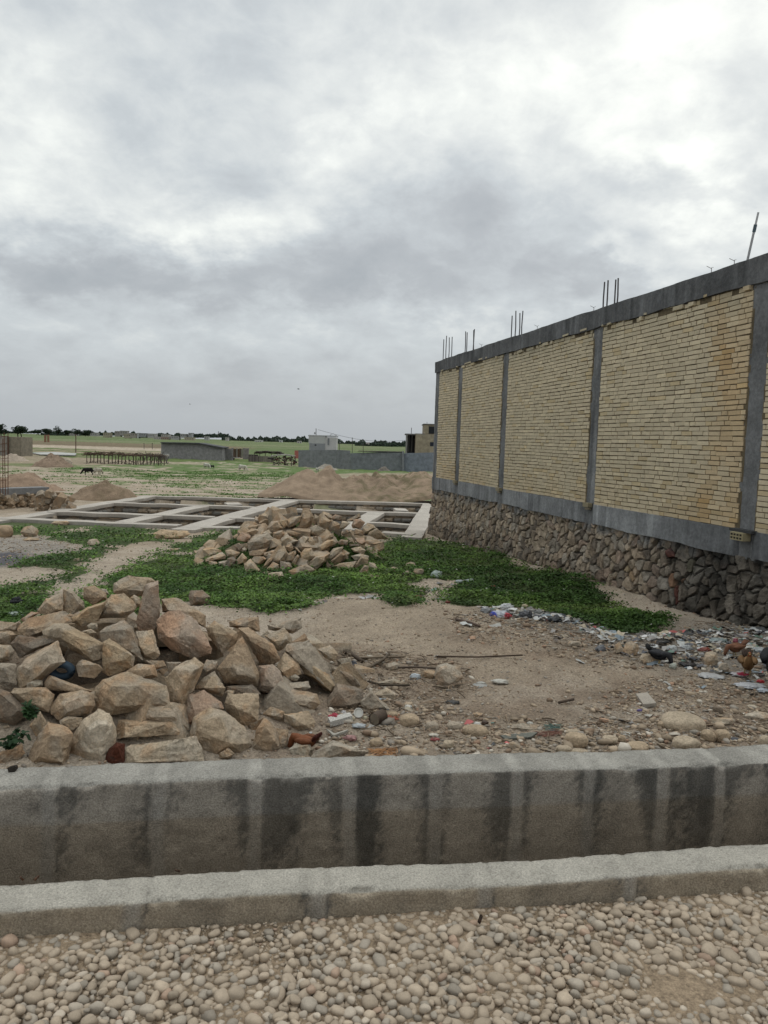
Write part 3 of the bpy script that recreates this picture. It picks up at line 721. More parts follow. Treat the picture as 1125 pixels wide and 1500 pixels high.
# rubble wedged in the gaps
g = np.random.default_rng(5)
def blob(c, dims, gg):
    """random block: jittered, chipped box"""
    R_ = rots(1, 1.2, gg)[0]; out = []
    for a in (-1, 1):
        for b_ in (-1, 1):
            for c_ in (-1, 1):
                p = np.array([a, b_, c_])*(1+gg.uniform(-.28, .1, 3)); out.append(p)
                if gg.random() < .55:
                    q = p.copy(); q[gg.integers(3)] *= gg.uniform(.3, .8); p2 = p.copy(); p2[gg.integers(3)] *= gg.uniform(.3, .8)
                    out.pop(); out += [q, p2]
    return [R_@(p*np.asarray(dims)/2) for p in out]
cnt = 0
for i in range(400):
    a, r = g.uniform(0, 2*math.pi), math.sqrt(g.random())
    x = PILE1[0]+math.cos(a)*r*PILE1[2]*.97; y = PILE1[1]+math.sin(a)*r*PILE1[3]*.97
    v = uv(x, y)[1]
    if v < 3.68: continue
    zz = float(surf1(np.array([x]), np.array([y]))[0]); s = g.uniform(.14, .28)
    z = zz-.20-s*.15
    if z-.1 < float(terrain(np.array([x]), np.array([y]))[0])-.12: z = float(terrain(np.array([x]), np.array([y]))[0])-.03
    o = rock_mesh('quarry_rock', blob(0, (s*1.3, s, s*.75), g), s, np.array(TONES[g.choice(['tan', 'brown', 'grey', 'dark', 'pale'])])*.9, 900+i, False)
    o.location = (x, y, z)
    tag(o, 'small brown rubble half hidden in gaps between the large rocks of the front heap', 'rock', 'rubble filling the gaps of the front heap')
    cnt += 1
    if cnt >= 75: break

# farther heap
def E1(*p): return [(280+x/7.5, 735+y/7.5) for x, y in p]
def E2(*p): return [(420+x/7.03, 735+y/7.03) for x, y in p]
H2 = [(E1((25,640),(60,605),(140,640),(110,730),(30,735)),'orange'),(E1((120,520),(220,495),(330,530),(340,560),(200,600),(140,620)),'orange'),(E1((155,630),(340,550),(390,590),(380,630),(260,660),(160,660)),'tan'),
 (E1((370,540),(430,520),(540,560),(490,620),(400,600)),'tan'),(E1((190,650),(280,660),(320,720),(200,725)),'tan'),(E1((395,620),(470,600),(500,640),(480,720),(400,735)),'dark'),(E1((300,660),(400,640),(400,730),(310,720)),'grey'),
 (E1((500,640),(560,560),(620,620),(590,680),(505,690)),'tan'),(E1((500,400),(560,330),(650,370),(650,400),(600,445),(510,425)),'red'),(E1((600,340),(660,290),(740,300),(780,330),(690,370)),'brown'),
 (E1((615,450),(700,360),(850,340),(910,400),(860,470),(840,520),(720,550),(630,540)),'grey'),(E1((630,545),(840,510),(820,570),(760,600),(640,590)),'brown'),(E1((780,340),(850,305),(890,345),(850,390)),'pale'),
 (E1((860,400),(920,395),(1000,450),(990,490),(900,520),(860,520)),'tan'),(E1((890,340),(1000,310),(1035,350),(970,425),(900,390)),'brown'),(E1((800,560),(870,530),(970,510),(940,560),(870,600),(800,590)),'tan'),
 (E1((895,655),(950,540),(1020,480),(1060,560),(1030,640),(970,685)),'tan'),(E1((640,660),(690,600),(800,600),(830,630),(750,700)),'brown'),(E1((580,680),(650,620),(780,770),(700,800),(600,800)),'tan'),
 (E1((765,740),(850,620),(910,600),(900,640),(810,740)),'brown'),(E1((820,745),(900,660),(970,690),(960,765),(840,770)),'brown'),(E1((975,740),(980,650),(1090,670),(1110,720),(1010,790)),'grey'),
 (E1((835,855),(850,780),(1000,765),(1025,820),(950,865)),'pale'),(E1((770,770),(850,765),(850,810),(790,800)),'grey'),(E1((455,480),(530,450),(570,500),(540,550)),'red'),(E1((990,400),(1060,360),(1130,400),(1130,450),(1040,470),(990,440)),'pale'),
 (E1((1030,490),(1100,450),(1130,520),(1080,560)),'brown'),(E1((1040,650),(1060,570),(1130,540),(1130,640),(1080,660)),'tan'),(E1((830,290),(880,215),(960,210),(1010,290),(930,330),(860,325)),'tan'),(E1((960,210),(1040,190),(1060,260),(1010,300)),'orange'),
 (E1((560,510),(590,500),(615,525),(600,545),(570,540)),'cream'),
 (E2((120,270),(150,180),(165,70),(180,130),(225,130),(235,65),(275,150),(270,215),(200,290)),'brown'),(E2((0,180),(60,150),(150,145),(140,200),(90,240),(10,270)),'tan'),(E2((275,190),(285,125),(340,160),(330,210)),'pale'),
 (E2((325,220),(370,140),(460,195),(410,260),(350,250)),'tan'),(E2((390,130),(460,130),(480,180),(420,170)),'brown'),(E2((455,165),(500,130),(570,150),(550,190),(490,185)),'red'),(E2((430,260),(480,195),(560,230),(540,290),(440,310)),'brown'),
 (E2((560,240),(570,195),(660,215),(590,280),(540,290)),'pale'),(E2((610,190),(750,120),(765,160),(690,200),(640,205)),'tan'),(E2((665,240),(690,180),(760,175),(810,215),(760,280),(680,275)),'red'),(E2((780,270),(830,215),(900,240),(920,270),(840,320),(800,330)),'tan'),
 (E2((830,340),(880,280),(930,270),(1000,330),(1060,385),(930,390)),'tan'),(E2((690,340),(700,275),(790,300),(790,355)),'brown'),(E2((235,270),(300,235),(370,270),(420,300),(330,350),(250,330)),'pale'),
 (E2((335,350),(480,325),(490,360),(400,410),(335,410)),'brown'),(E2((0,320),(50,295),(150,330),(100,360),(20,345)),'brown'),(E2((300,470),(420,390),(490,385),(520,420),(350,520),(310,500)),'orange'),(E2((130,420),(170,350),(225,360),(210,440),(170,470),(130,460)),'pale'),
 (E2((205,400),(240,355),(290,400),(290,460),(230,470)),'tan'),(E2((270,360),(320,350),(330,400),(300,470),(285,440)),'brown'),(E2((640,300),(665,290),(710,400),(700,425)),'tan'),(E2((560,330),(620,285),(650,320),(580,350)),'brown'),
 (E2((520,420),(560,385),(640,400),(620,450),(540,440)),'brown'),(E2((700,370),(790,370),(830,420),(790,450),(720,420)),'red'),(E2((640,440),(740,435),(745,455),(650,460)),'dark'),(E2((800,400),(920,390),(990,420),(900,450),(830,440)),'brown'),
 (E2((860,450),(1000,410),(1005,480),(940,530),(890,520)),'tan'),(E2((0,400),(60,385),(130,400),(60,440),(0,450)),'pale'),(E2((60,450),(110,470),(150,530),(130,530),(70,470)),'tan'),(E2((140,530),(190,480),(260,475),(290,560),(200,630),(145,610)),'orange'),
 (E2((0,600),(30,520),(90,500),(100,530),(40,610)),'tan'),(E2((45,640),(110,540),(135,560),(80,670)),'brown'),(E2((210,640),(300,560),(440,540),(400,620),(320,690),(240,700)),'tan'),(E2((415,560),(480,480),(590,460),(560,520),(440,610)),'pale'),
 (E2((440,620),(560,510),(610,540),(560,620),(480,645)),'brown'),(E2((540,600),(575,480),(650,530),(620,580),(580,620)),'tan'),(E2((660,480),(760,460),(820,500),(790,540),(690,520)),'pale'),(E2((660,560),(760,530),(850,560),(840,580),(700,600)),'cream'),
 (E2((460,670),(530,630),(720,610),(690,690),(560,720)),'tan'),(E2((660,710),(740,600),(780,545),(850,590),(830,650),(720,755)),'tan'),(E2((725,755),(800,650),(845,660),(840,745),(770,765)),'brown'),(E2((835,720),(845,620),(900,630),(960,700),(880,725)),'pale'),
 (E2((15,710),(110,690),(210,640),(300,700),(200,760),(60,760)),'brown'),(E2((400,690),(410,610),(460,660),(455,700)),'dark'),(E2((760,780),(870,745),(985,770),(900,800)),'pale'),(E2((990,775),(1060,755),(1065,770),(1000,785)),'grey')]
nn = len(H2); cen = [np.array(o_).mean(0) for o_, _ in H2]
rowof = [0 if c[1] < 769 else 1 if c[1] < 786 else 2 if c[1] < 806 else 3 for c in cen]
rown = ['on the crest', 'on the upper slope', 'on the lower slope', 'at the grassy foot']
TN = {'tan': 'tan', 'brown': 'brown', 'pale': 'pale buff', 'red': 'reddish', 'grey': 'grey', 'orange': 'ochre', 'dark': 'dark', 'cream': 'cream', 'rust': 'rust'}
def ordn(n): return '%d%s' % (n, {1: 'st', 2: 'nd', 3: 'rd'}.get(n if n < 20 else n % 10, 'th'))
for i, (o_, tone) in enumerate(H2):
    c = cen[i]; same = sorted([c2[0] for c2, (o2, t2), r2 in zip(cen, H2, rowof) if r2 == rowof[i] and t2 == tone])
    k_ = same.index(c[0]); P_ = np.array(o_); w_, h_ = np.ptp(P_[:, 0]), np.ptp(P_[:, 1])
    shp = 'flat' if w_ > 1.7*h_ else 'upright' if h_ > 1.25*w_ else 'blocky'
    which = f'{ordn(k_+1)} {tone} one from left' if len(same) > 1 else f'only {tone} one there'
    lab = f'{shp} {TN[tone]} rock {rown[rowof[i]]} of farther heap, {which}'
    t = hit(c[0], c[1]+h_*.3, surf=surf2)
    if not (c[0] > 548 or c[0] < 322): t = min(t, float(np.interp(c[1], [752, 780, 848], [14.3, 13.6, 12.6])))
    if 300 < c[0] < 575 and c[1] < 760: t = min(t, 14.2)
    else: t = min(t, 15.6)
    if c[1] > 835: t = gp(c[0], P_[:, 1].max())[1]
    place_rock('quarry_rock', o_, t, tone, lab, 'rocks of the farther heap', 2000+i, 'rock', fine=True, back=.8)
cnt = 0
for i in range(400):
    a, r = g.uniform(0, 2*math.pi), math.sqrt(g.random())
    x = PILE2[0]+math.cos(a)*r*PILE2[2]; y = PILE2[1]+math.sin(a)*r*PILE2[3]
    zz = float(surf2(np.array([x]), np.array([y]))[0]); s = g.uniform(.18, .38)
    o = rock_mesh('quarry_rock', blob(0, (s*1.3, s, s*.75), g), s, np.array(TONES[g.choice(['tan', 'brown', 'grey', 'tan'])]), 3900+i, False)
    back_ = y > PILE2[1]+.2
    o.location = (x, y, zz-(.02 if back_ else .16))
    tag(o, 'small brown rubble stone wedged in the gaps between the rocks of the farther heap', 'rock', 'rubble filling the gaps of the farther heap')
    cnt += 1
    if cnt >= 110: break

# single stones on the lot: outline px (centre, half sizes), tone, label
def ell(cx, cy, rx, ry, seed, n=8):
    g2 = np.random.default_rng(seed)
    return [(cx+rx*math.cos(2*math.pi*(k+g2.uniform(-.25, .25))/n)*g2.uniform(.85, 1.08), cy+ry*math.sin(2*math.pi*(k+g2.uniform(-.25, .25))/n)*g2.uniform(.85, 1.08)) for k in range(n)]
LOOSE = [
 (1001,1059,30,14,'pale','large smooth oval boulder near the right end of the channel wall'),(1004,1089,20,11,'pale','smooth squarish cobble on the wall just below the large oval boulder'),
 (1037,1078,11,9,'tan','round cobble right of the oval boulder, left one of a pair'),(1057,1078,12,10,'tan','round cobble right of the oval boulder, right one of a pair'),
 (1112,1050,24,8,'grey','long grey stone bar at the right edge of the lot'),(1120,1088,10,12,'pale','rounded pale cobble on the wall at the right edge of the photo'),
 (893,1083,12,6,'pale','oval pebble left of the white scraps on the right part of the verge'),(911,1083,6,6,'tan','small round pebble next to the oval pebble'),
 (933,1094,17,7,'tan','flat tan cobble on the wall left of the squarish cobble'),(1051,1040,7,6,'dark','small dark round stone on the brown litter at right'),
 (843,1084,17,11,'tan','large rounded tan cobble near the middle of the wall, right of the flat shingle'),(840,1073,11,5,'pale','pale pebble behind the large rounded tan cobble'),
 (826,1098,12,6,'pale','pale oval pebble on the wall below the large tan cobble'),(849,1102,14,5,'pale','pale flat pebble at the wall edge below the large tan cobble'),
 (696,1070,19,8,'tan','wide flattened cobble in the middle of the pebbly verge'),(665,1063,11,6,'grey','pale grey oval pebble left of the wide flattened cobble'),
 (633,1064,10,7,'grey','grey-green rounded stone left of the pale oval pebble'),(599,1055,15,9,'tan','domed cobble right of the rusty can'),
 (575,1047,9,5,'tan','small stone behind the domed cobble'),(753,1093,11,8,'tan','square-edged stone beside the flat grey shingle'),
 (551,1088,10,7,'tan','round pebble right of the flat grey slab'),(657,1091,9,7,'pale','pale pebble low on the verge, under the grey-green stone'),
 (656,990,24,19,'grey','grey pyramid-shaped rock on the dirt in the middle of the lot'),(628,988,12,8,'brown','brown stone just left of the pyramid-shaped rock'),
 (576,977,12,7,'grey','grey stone among the twigs right of the front heap'),(573,1000,23,6,'pale','long flat pale stone among the twigs'),
 (925,951,13,13,'brown','striped brown block at the edge of the rubbish dump, left part'),(906,951,8,10,'tan','tan stone leaning on the striped brown block'),
 (952,965,16,10,'pale','pale flat stone in front of the black hen'),(1042,966,12,13,'tan','upright tan stone in the middle of the rubbish dump'),
 (842,943,12,6,'grey','pale grey slab left of the rubbish dump'),(1060,978,9,9,'grey','grey stone in the rubbish behind the white cloth'),
 (614,838,8,6,'tan','tan stone with flat top in the clover left of the green-white bag'),(602,828,8,5,'brown','brown stone behind the flat-topped tan stone in the clover'),
 (577,835,6,5,'orange','small ochre stone in the clover right of the farther heap'),(597,840,9,4,'grey','low grey stone in the clover beside the bright path'),
 (44,779,15,10,'brown','round brown boulder in the clover near the foundation, right one of two'),(5,779,14,10,'brown','round brown boulder at the left edge near the foundation'),
 (45,790,13,3,'tan','flat slab in front of the round brown boulder in the clover'),(137,795,10,6,'pale','white-topped stone in the clover left of the sandy path'),
 (115,820,8,3,'pale','small pale flat stone in the clover left of the path'),(253,783,28,8,'orange','long sandy boulder in front of the foundation beam end'),
 (88,766,14,4,'tan','flat tan stone against the foundation edge on the left'),(255,805,8,3,'pale','pale stone chips in the clover left of the farther heap'),
 (1092,1020,7,4,'grey','small grey stone right of the brown litter'),(972,1062,9,6,'tan','tan stone touching the left end of the large oval boulder'),
 (700,1047,9,4,'brown','brown stone chip on the dirt in the middle of the verge'),(768,1066,22,7,'grey','earth-covered grey stone in the verge behind the flat shingle'),
 (545,1108,13,4,'tan','low tan stone right of the grey slab at the wall edge'),(1060,1057,18,7,'pale','weathered pale lump of mortar on the brown litter'),
]
for i, (a, c, rx, ry, tone, lab) in enumerate(LOOSE):
    t = gp(a, c+ry*.75)[1]+rx*.5*2/F
    if any(w_ in lab for w_ in ('smooth', 'round', 'oval', 'cobble', 'pebble')) and 'boulder in the clover' not in lab:
        g2 = np.random.default_rng(5000+i); V0, F0 = ico(4); o3 = g2.random(3)*40; m = t/F
        V = np.sign(V0)*np.abs(V0)**.85*(1+.28*(fbm(V0*1.1+o3, 3, 2)-.5)+.05*(fbm(V0*5+o3, 5, 4)-.5))[:, None]*np.array([rx*m, rx*m*.75, ry*m*1.05])
        cc = np.tile(np.array(TONES[tone]), (len(V), 1))*(.82+.36*fbm(V0*2.5+o3, 7, 4))[:, None]
        p_ = at(a, c+ry*.9, t); o = mk('cobble', V+np.array([0, 0, ry*m*.85]), F0, M_rock, cc, True); o.location = p_; o.rotation_euler = (0, 0, g2.uniform(-.3, .3)); tag(o, lab, 'stone')
        continue
    place_rock('stone', ell(a, c, rx, ry, 500+i), t, tone, lab, None, 5000+i, 'stone', fine=rx > 14, fwd=.3, back=.4)
# low stones seen flat: shingle and tile
def plate(name, quad, thick, m_, colr, label, cat, lift=.006):
    top = []
    for a, c in quad:
        t = gp(a, c)[1]; p = at(a, c, t); top.append(p+np.array([0, 0, lift+thick]))
    top = np.array(top); bot = top-np.array([0, 0, thick]); c0 = bot.mean(0)
    V = np.concatenate([top, bot])-c0; n = len(quad)
    Fc = [tuple(range(n)), tuple(range(n, 2*n))[::-1]]+[(k, k+n, (k+1) % n+n, (k+1) % n) for k in range(n)]
    o = mk(name, V, Fc, m_, colr); o.location = c0
    return tag(o, label, cat)
plate('tile', [(931,1022),(948,1020),(961,1036),(942,1038)], .02, M_conc, (.42,.37,.31), 'broken pale tile lying flat on the dirt at right', 'tile')
plate('shingle', [(733,1081),(760,1078),(788,1076),(778,1083),(740,1086)], .008, M_rock, (.20,.20,.17), 'flat grey-green shingle in the pebbly verge near the middle', 'stone slab')
plate('wood_board', [(480,1060),(512,1053),(516,1058),(484,1067)], .03, M_conc, (.55,.52,.47), 'pale piece of board in the litter right of the brown hen', 'board')
plate('plank_piece', [(478,1072),(490,1079),(510,1073),(508,1075),(488,1082)], .012, M_conc, (.45,.42,.36), 'thin curved pale scrap below the piece of board', 'scrap')
# ------------------------------------------------------------------ brick yard wall on stone footing
def wpt(px):                                   # distance along the wall from the far corner for a photo column
    d = pdir(px, 640+.03*(px-562)); dx, dy = d[0], d[1]
    # O + d*t = W0 - wd*s
    M2 = np.array([[dx, wd[0]], [dy, wd[1]]]); t, s_ = np.linalg.solve(M2, _W0); return s_
LW = wpt(1100)+4.2
wz0, wz1, wz2, wz3 = .50, .79, 3.38, 3.65
bw = thing('boundary_wall', (_W0[0], _W0[1], -.7), 'long yellow brick wall with grey cement posts and cap beam on a rough stone base', 'wall')
def wP(s_, out, z):                            # point at s along the wall, out = proud of the brick face
    p = _W0-wd*s_+wn_*out; return np.array([p[0], p[1], z])
WAX = np.array([[-wd[0], -wd[1], 0], [wn_[0], wn_[1], 0], [0, 0, 1]])
def gridface(name, s0, s1, z0, z1, ds, dz, fn, m_, thick=.24):
    """front face as a relief grid + closed box behind; fn(s,z)->(out,col)"""
    ns = int((s1-s0)/ds)+2; nz_ = int((z1-z0)/dz)+2
    Sg, Zg = np.meshgrid(np.linspace(s0, s1, ns), np.linspace(z0, z1, nz_), indexing='ij'); Sg = Sg.ravel(); Zg = Zg.ravel()
    out, cc, zz, ss_ = fn(Sg, Zg)
    V = np.stack([_W0[0]-wd[0]*ss_+wn_[0]*out, _W0[1]-wd[1]*ss_+wn_[1]*out, zz], 1)
    i_ = (np.arange(ns-1)[:, None]*nz_+np.arange(nz_-1)[None]).ravel()
    Fc = [tuple(q) for q in np.stack([i_, i_+1, i_+nz_+1, i_+nz_], 1)]
    # back
    rim = [k*nz_ for k in range(ns)]+[(ns-1)*nz_+k for k in range(1, nz_)]+[k*nz_+nz_-1 for k in range(ns-2, -1, -1)]+[k for k in range(nz_-2, 0, -1)]
    nV = len(V); back = V[rim]-np.array([wn_[0], wn_[1], 0])*(thick+(out[rim])[:, None])
    V = np.concatenate([V, back]); cc = np.concatenate([cc, cc[rim]])
    n = len(rim)
    Fc += [(rim[k], rim[(k+1) % n], nV+(k+1) % n, nV+k) for k in range(n)]+[tuple(nV+k for k in range(n))]
    return mk(name, V-np.array(bw.location), Fc, m_, cc, False, bw)
cols_px = [638, 671, 736, 868, 1101]
cs = [wpt(p) for p in cols_px]; cs[0] = .13; cs.append(cs[4]+3.55)
CWD = .155
# posts
def cem(seed, base):
    def fn(s_, z):
        st = fbm(P3(s_*9, z*.8), seed, 4, .6); bl = fbm(P3(s_*3, z*3), seed+4, 4)
        cc = np.tile(np.array(base), (len(s_), 1))*(.50+.55*st+.45*bl)[:, None]; cc = mixc(cc, cc*1.55, sst(fbm(P3(s_*22, z*.6), seed+9, 3, .7), .60, .72)*.6); cc = mixc(cc, cc*.6, sst(fbm(P3(s_*12, z*.5), seed+13, 3, .7), .58, .70)*.6)
        out = .012*(fbm(P3(s_*8, z*8), seed+7, 3)-.5)
        return out, cc, z, s_
    return fn
for i, c_ in enumerate(cs):
    f0 = cem(200+i*11, (.205, .207, .208))
    def fn(s_, z, f0=f0, c_=c_, i=i):
        out, cc, zz, ss_ = f0(s_, z)
        w_ = 1+.22*(fbm(P3(z*2.3, z*0+i), 6, 4, .6)-.5)
        return out-.012+(0 if i else .01), cc, zz, c_+(s_-c_)*w_
    gridface('cement_post', c_-CWD, c_+CWD, wz0-.02, wz2+.01, .05, .05, fn, M_render, .24)
# cap beam, plinth beam
f1 = cem(301, (.152, .153, .154))
def fcap(s_, z):
    out, cc, zz, ss_ = f1(s_, z); top = (z > wz3-.05)
    cc = mixc(cc, np.array([.27, .275, .28]), sst(fbm(P3(s_*5, z*1.1), 44, 4, .7), .55, .70)*.5)
    zz = z+np.where(top, .035*(fbm(P3(s_*2.2, s_*0), 8, 4)-.5), 0)+np.where(z < wz2+.04, .05*(fbm(P3(s_*2.6, s_*0), 18, 4, .6)-.5), 0)
    return out+.03, cc, zz, ss_
gridface('cap_beam', -.05, LW, wz2, wz3, .04, .04, fcap, M_render, .30)
f2 = cem(331, (.285, .288, .292))
def fpl(s_, z):
    out, cc, zz, ss_ = f2(s_, z)
    cc = mixc(cc, np.array([.36, .37, .38]), sst(fbm(P3(s_*16, z*.7), 54, 3, .7), .58, .72)*.55)
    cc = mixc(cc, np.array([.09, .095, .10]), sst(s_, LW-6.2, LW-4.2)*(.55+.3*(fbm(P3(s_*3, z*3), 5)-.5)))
    nr = np.zeros(len(s_))
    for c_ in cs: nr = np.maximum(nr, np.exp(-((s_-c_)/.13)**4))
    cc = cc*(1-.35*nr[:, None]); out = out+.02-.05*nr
    zz = z+np.where(z < wz0+.04, .05*(fbm(P3(s_*2, s_*0), 19, 4)-.5), 0)
    return out, cc, zz, ss_
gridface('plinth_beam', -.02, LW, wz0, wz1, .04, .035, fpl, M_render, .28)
# brick panels: every brick modelled, one mesh per panel
edges = [(cs[i]+CWD-.01, cs[i+1]-CWD+.01) for i in range(5)]+[(cs[5]+CWD-.01, LW)]
ch = .0563
def panel(s0, s1, seed):
    g = np.random.default_rng(seed); n = int(round((wz2-wz1)/ch)); Vs = []; Cs = []
    # backing of dark mortar
    for k in range(n+1):
        z0 = wz1+k*ch; x = s0+(g.uniform(-.1, 0) if k % 2 else -.02); top = k == n-1
        wav = .018*math.sin(k*.35+seed)
        while x < s1-.02:
            L = g.choice([.200, .095, .200, .145], p=[.50, .28, .14, .08])*g.uniform(.96, 1.04)
            if k >= n-1: L = g.choice([.205, .10, .06]); 
            a = max(x, s0-.0); e = min(x+L, s1)
            x += L+g.uniform(.008, .013)
            if e-a < .03: continue
            hh = ch-g.uniform(.0085, .0125); out = g.normal(0, .0025)
            zc = z0+g.normal(0, .0012)+.008*math.sin(x*1.3+k*.12+seed)
            if k >= n-1:
                if g.random() < .25: continue
                if g.random() < .18: out += .035
            if k == n: hh *= .6
            tl = g.normal(0, .0022)
            cc = np.array([.68, .58, .41])*np.clip(g.normal(1, .055), .8, 1.2)
            if g.random() < .10: cc = cc*np.array([.95, .90, .80])
            if g.random() < .05: cc = cc*np.array([1.12, 1.12, 1.1])
            sm_ = (a+e)/2
            orange = math.exp(-((sm_-(cs[4]-.62-.15*math.sin(z0*2.2)))/.16)**2)*(.35+.65*vnp(sm_*3, z0*3))+.55*math.exp(-((sm_-(cs[4]-.25))/.14)**2)*vnp(sm_*4, z0*2)+.42*max(0, 1-(z0-wz1)/.6)*vnp(sm_*2, z0*2+5)
            cc = cc*(1-min(orange, .9)*np.array([.12, .30, .50]))
            greyw = max(0, 1-(wz2-z0)/.35)*vnp(sm_*5, z0+9)*.6
            cc = cc*(1-greyw)+np.array([.20, .20, .15])*greyw
            ju = g.uniform(-.0018, .0018, (8, 3))
            q = []
            for (aa, oo, bb) in ((a, -.05, 0), (e, -.05, tl), (e, out, tl), (a, out, 0), (a, -.05, hh), (e, -.05, hh+tl), (e, out, hh+tl), (a, out, hh)):
                q.append([aa, oo, zc+bb])
            q = np.array(q)+ju; Vs.append(q); Cs.append(np.tile(cc, (8, 1)))
    q = np.concatenate(Vs); N = len(Vs)
    V = np.stack([_W0[0]-wd[0]*q[:, 0]+wn_[0]*q[:, 1], _W0[1]-wd[1]*q[:, 0]+wn_[1]*q[:, 1], q[:, 2]], 1)
    bf = np.array([(3,7,6,2),(0,4,7,3),(1,2,6,5),(4,5,6,7),(0,3,2,1)])
    Fc = (bf[None]+(np.arange(N)*8)[:, None, None]).reshape(-1, 4)
    o = mk('brick_panel', V-np.array(bw.location), Fc, M_brick, np.concatenate(Cs), False, bw)
    def fm_(s_, z):
        cc = np.tile(np.array([.17, .135, .085]), (len(s_), 1))*(.7+.6*fbm(P3(s_*6, z*6), 5, 3))[:, None]
        return -.011+.010*(fbm(P3(s_*14, z*14), 3, 3)-.5), cc, z, s_
    gridface('mortar_bed', s0-.03, s1+.03, wz1-.01, wz2+.03, .05, .03, fm_, M_mortar, .22)
def vnp(a, c): return float(vn(np.array([[a, c, 0.0]]), 17)[0])
for i, (s0, s1) in enumerate(edges): panel(s0, s1, 600+i)
# rubble stone base: irregular cells with own depth, tilt and colour
def base_cells():
    g = np.random.default_rng(77); P = []; z0, z1 = -1.0, wz0+.02
    for s_ in np.arange(-.3, LW+.3, .135):
        for z in np.arange(z0, z1, .155):
            P.append((s_+g.uniform(-.075, .075), z+g.uniform(-.075, .075)+(.07 if int(s_/.135) % 2 else 0)))
    P = np.array(P); N = len(P)
    return P, g.uniform(-.006, .018, N), g.uniform(-.16, .16, (N, 2)), g.choice(['tan', 'brown', 'grey', 'dark', 'red'], N, p=[.36, .22, .28, .10, .04]), g.uniform(.75, 1.2, N), g.uniform(.62, 1.5, N)
CP, cd, ctl, ctn, cbr, cas = base_cells()
ctc = np.array([TONES[t] for t in ctn])*cbr[:, None]*.95; ctc = ctc*.75+.25*ctc.mean(1)[:, None]*np.array([1.04, 1, .92])
for (px_, py_, cc_) in ((997, 813, (.42, .13, .09)), (993, 854, (.55, .27, .13)), (1006, 873, (.30, .09, .06)), (1014, 833, (.30, .26, .16)), (932, 832, (.36, .28, .18)), (940, 855, (.38, .27, .17))):
    s_ = wpt(px_); d_ = pdir(px_, py_); tt = np.dot(_W0-wd*s_, [0, 1])/d_[1]; z_ = HC+d_[2]*tt
    ctc[np.argmin((CP[:, 0]-s_)**2+(CP[:, 1]-z_)**2)] = cc_
def fbase(s_, z):
    ws_ = s_+.05*(fbm(P3(s_*6, z*6), 3, 3)-.5); wz_ = z+.05*(fbm(P3(s_*6, z*6), 8, 3)-.5)
    d1 = np.full(len(s_), 9.0); d2 = np.full(len(s_), 9.0); id1 = np.zeros(len(s_), int)
    order = np.argsort(ws_)
    CH = 4000
    for k in range(0, len(s_), CH):
        sl = slice(k, k+CH); a_, b_ = ws_[sl].min()-.4, ws_[sl].max()+.4
        idx = np.nonzero((CP[:, 0] > a_) & (CP[:, 0] < b_))[0]
        dd = np.hypot((ws_[sl][:, None]-CP[idx, 0][None])*cas[idx][None], (wz_[sl][:, None]-CP[idx, 1][None]))
        o2 = np.argpartition(dd, 2, axis=1)[:, :2]; r = np.arange(len(dd))
        da, db = dd[r, o2[:, 0]], dd[r, o2[:, 1]]; sw = da > db
        i1 = np.where(sw, o2[:, 1], o2[:, 0]); d1[sl] = np.minimum(da, db); d2[sl] = np.maximum(da, db); id1[sl] = idx[i1]
    e = d2-d1
    h = sst(e, .002, .026)
    loc = np.stack([s_-CP[id1, 0], z-CP[id1, 1]], 1)
    out = -.055+h*(.062+cd[id1]+(loc*ctl[id1]).sum(1))+h*.03*(fbm(P3(s_*11, z*11), 4, 4, .6)-.5)*2
    out = out+.07*np.clip((-z)/1.0, -.4, 1)         # battered footing
    st = fbm(P3(s_*10, z*10), 14, 4, .6)
    cc = ctc[id1]*(.72+.56*st)[:, None]
    cc = mixc(np.tile(np.array([.13, .12, .10]), (len(s_), 1)), cc, sst(e, .004, .018))
    # cement smeared along the top, colour darkened towards the near end
    sm_ = sst(z, wz0-.22+.12*(fbm(P3(s_*2, z*2), 5)-.5), wz0-.05)*sst(fbm(P3(s_*7, z*7), 6, 4, .6), .38, .6)
    cc = mixc(cc, np.array([.22, .225, .225]), sm_*.8)
    near_dark = sst(s_+1.2*(fbm(P3(s_*1.2, z*1.2), 25, 3)-.5), cs[4]-2.1, cs[4]-.7)
    dn_ = near_dark*1.2*(.6+.4*sst(fbm(P3(s_*2.4, z*2.4), 35, 4, .6), .32, .58)); cc = cc*(1-dn_*.66)[:, None]; cc = mixc(cc, cc.mean(1)[:, None]*np.array([1.03, .99, .90]), near_dark*.45)
    cc = cc*(1-.30*sst(z, -.05, -.5)*(1-near_dark))[:, None]+0
    return out, cc, z, s_
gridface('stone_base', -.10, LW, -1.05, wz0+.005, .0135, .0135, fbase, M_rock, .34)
# end face of the wall at the far corner gets the same rough stones through the closed box; starter bars
def bars(px, offs, heights, lean=0):
    s0 = wpt(px)
    for o_, h in zip(offs, heights):
        mb = MB(); p = wP(s0+o_[0], -.12+o_[1], wz3-.1); q = p+np.array([-wd[0]*lean*h, -wd[1]*lean*h, h+.1]); mb.tube([p, (p+q)/2+np.array([g.uniform(-.01, .01), 0, 0]), q], .011, 6, (.13, .12, .12)); mb.build('rebar', M_rust, bw)
px8 = 8.3/F; 
bars(643, ((-.12, .05), (.0, -.05), (.10, .05), (.2, -.06)), (.52, .56, .58, .55))
bars(675, ((-.16, .05), (-.02, .06), (.12, -.06), (.24, 0)), (.50, .46, .52, .48))
bars(741, ((-.13, .05), (-.02, -.06), (.07, .06), (.17, -.04)), (.44, .48, .50, .49))
bars(873, ((-.13, .05), (-.01, .06), (.03, -.04), (.17, 0)), (.40, .40, .41, .40))
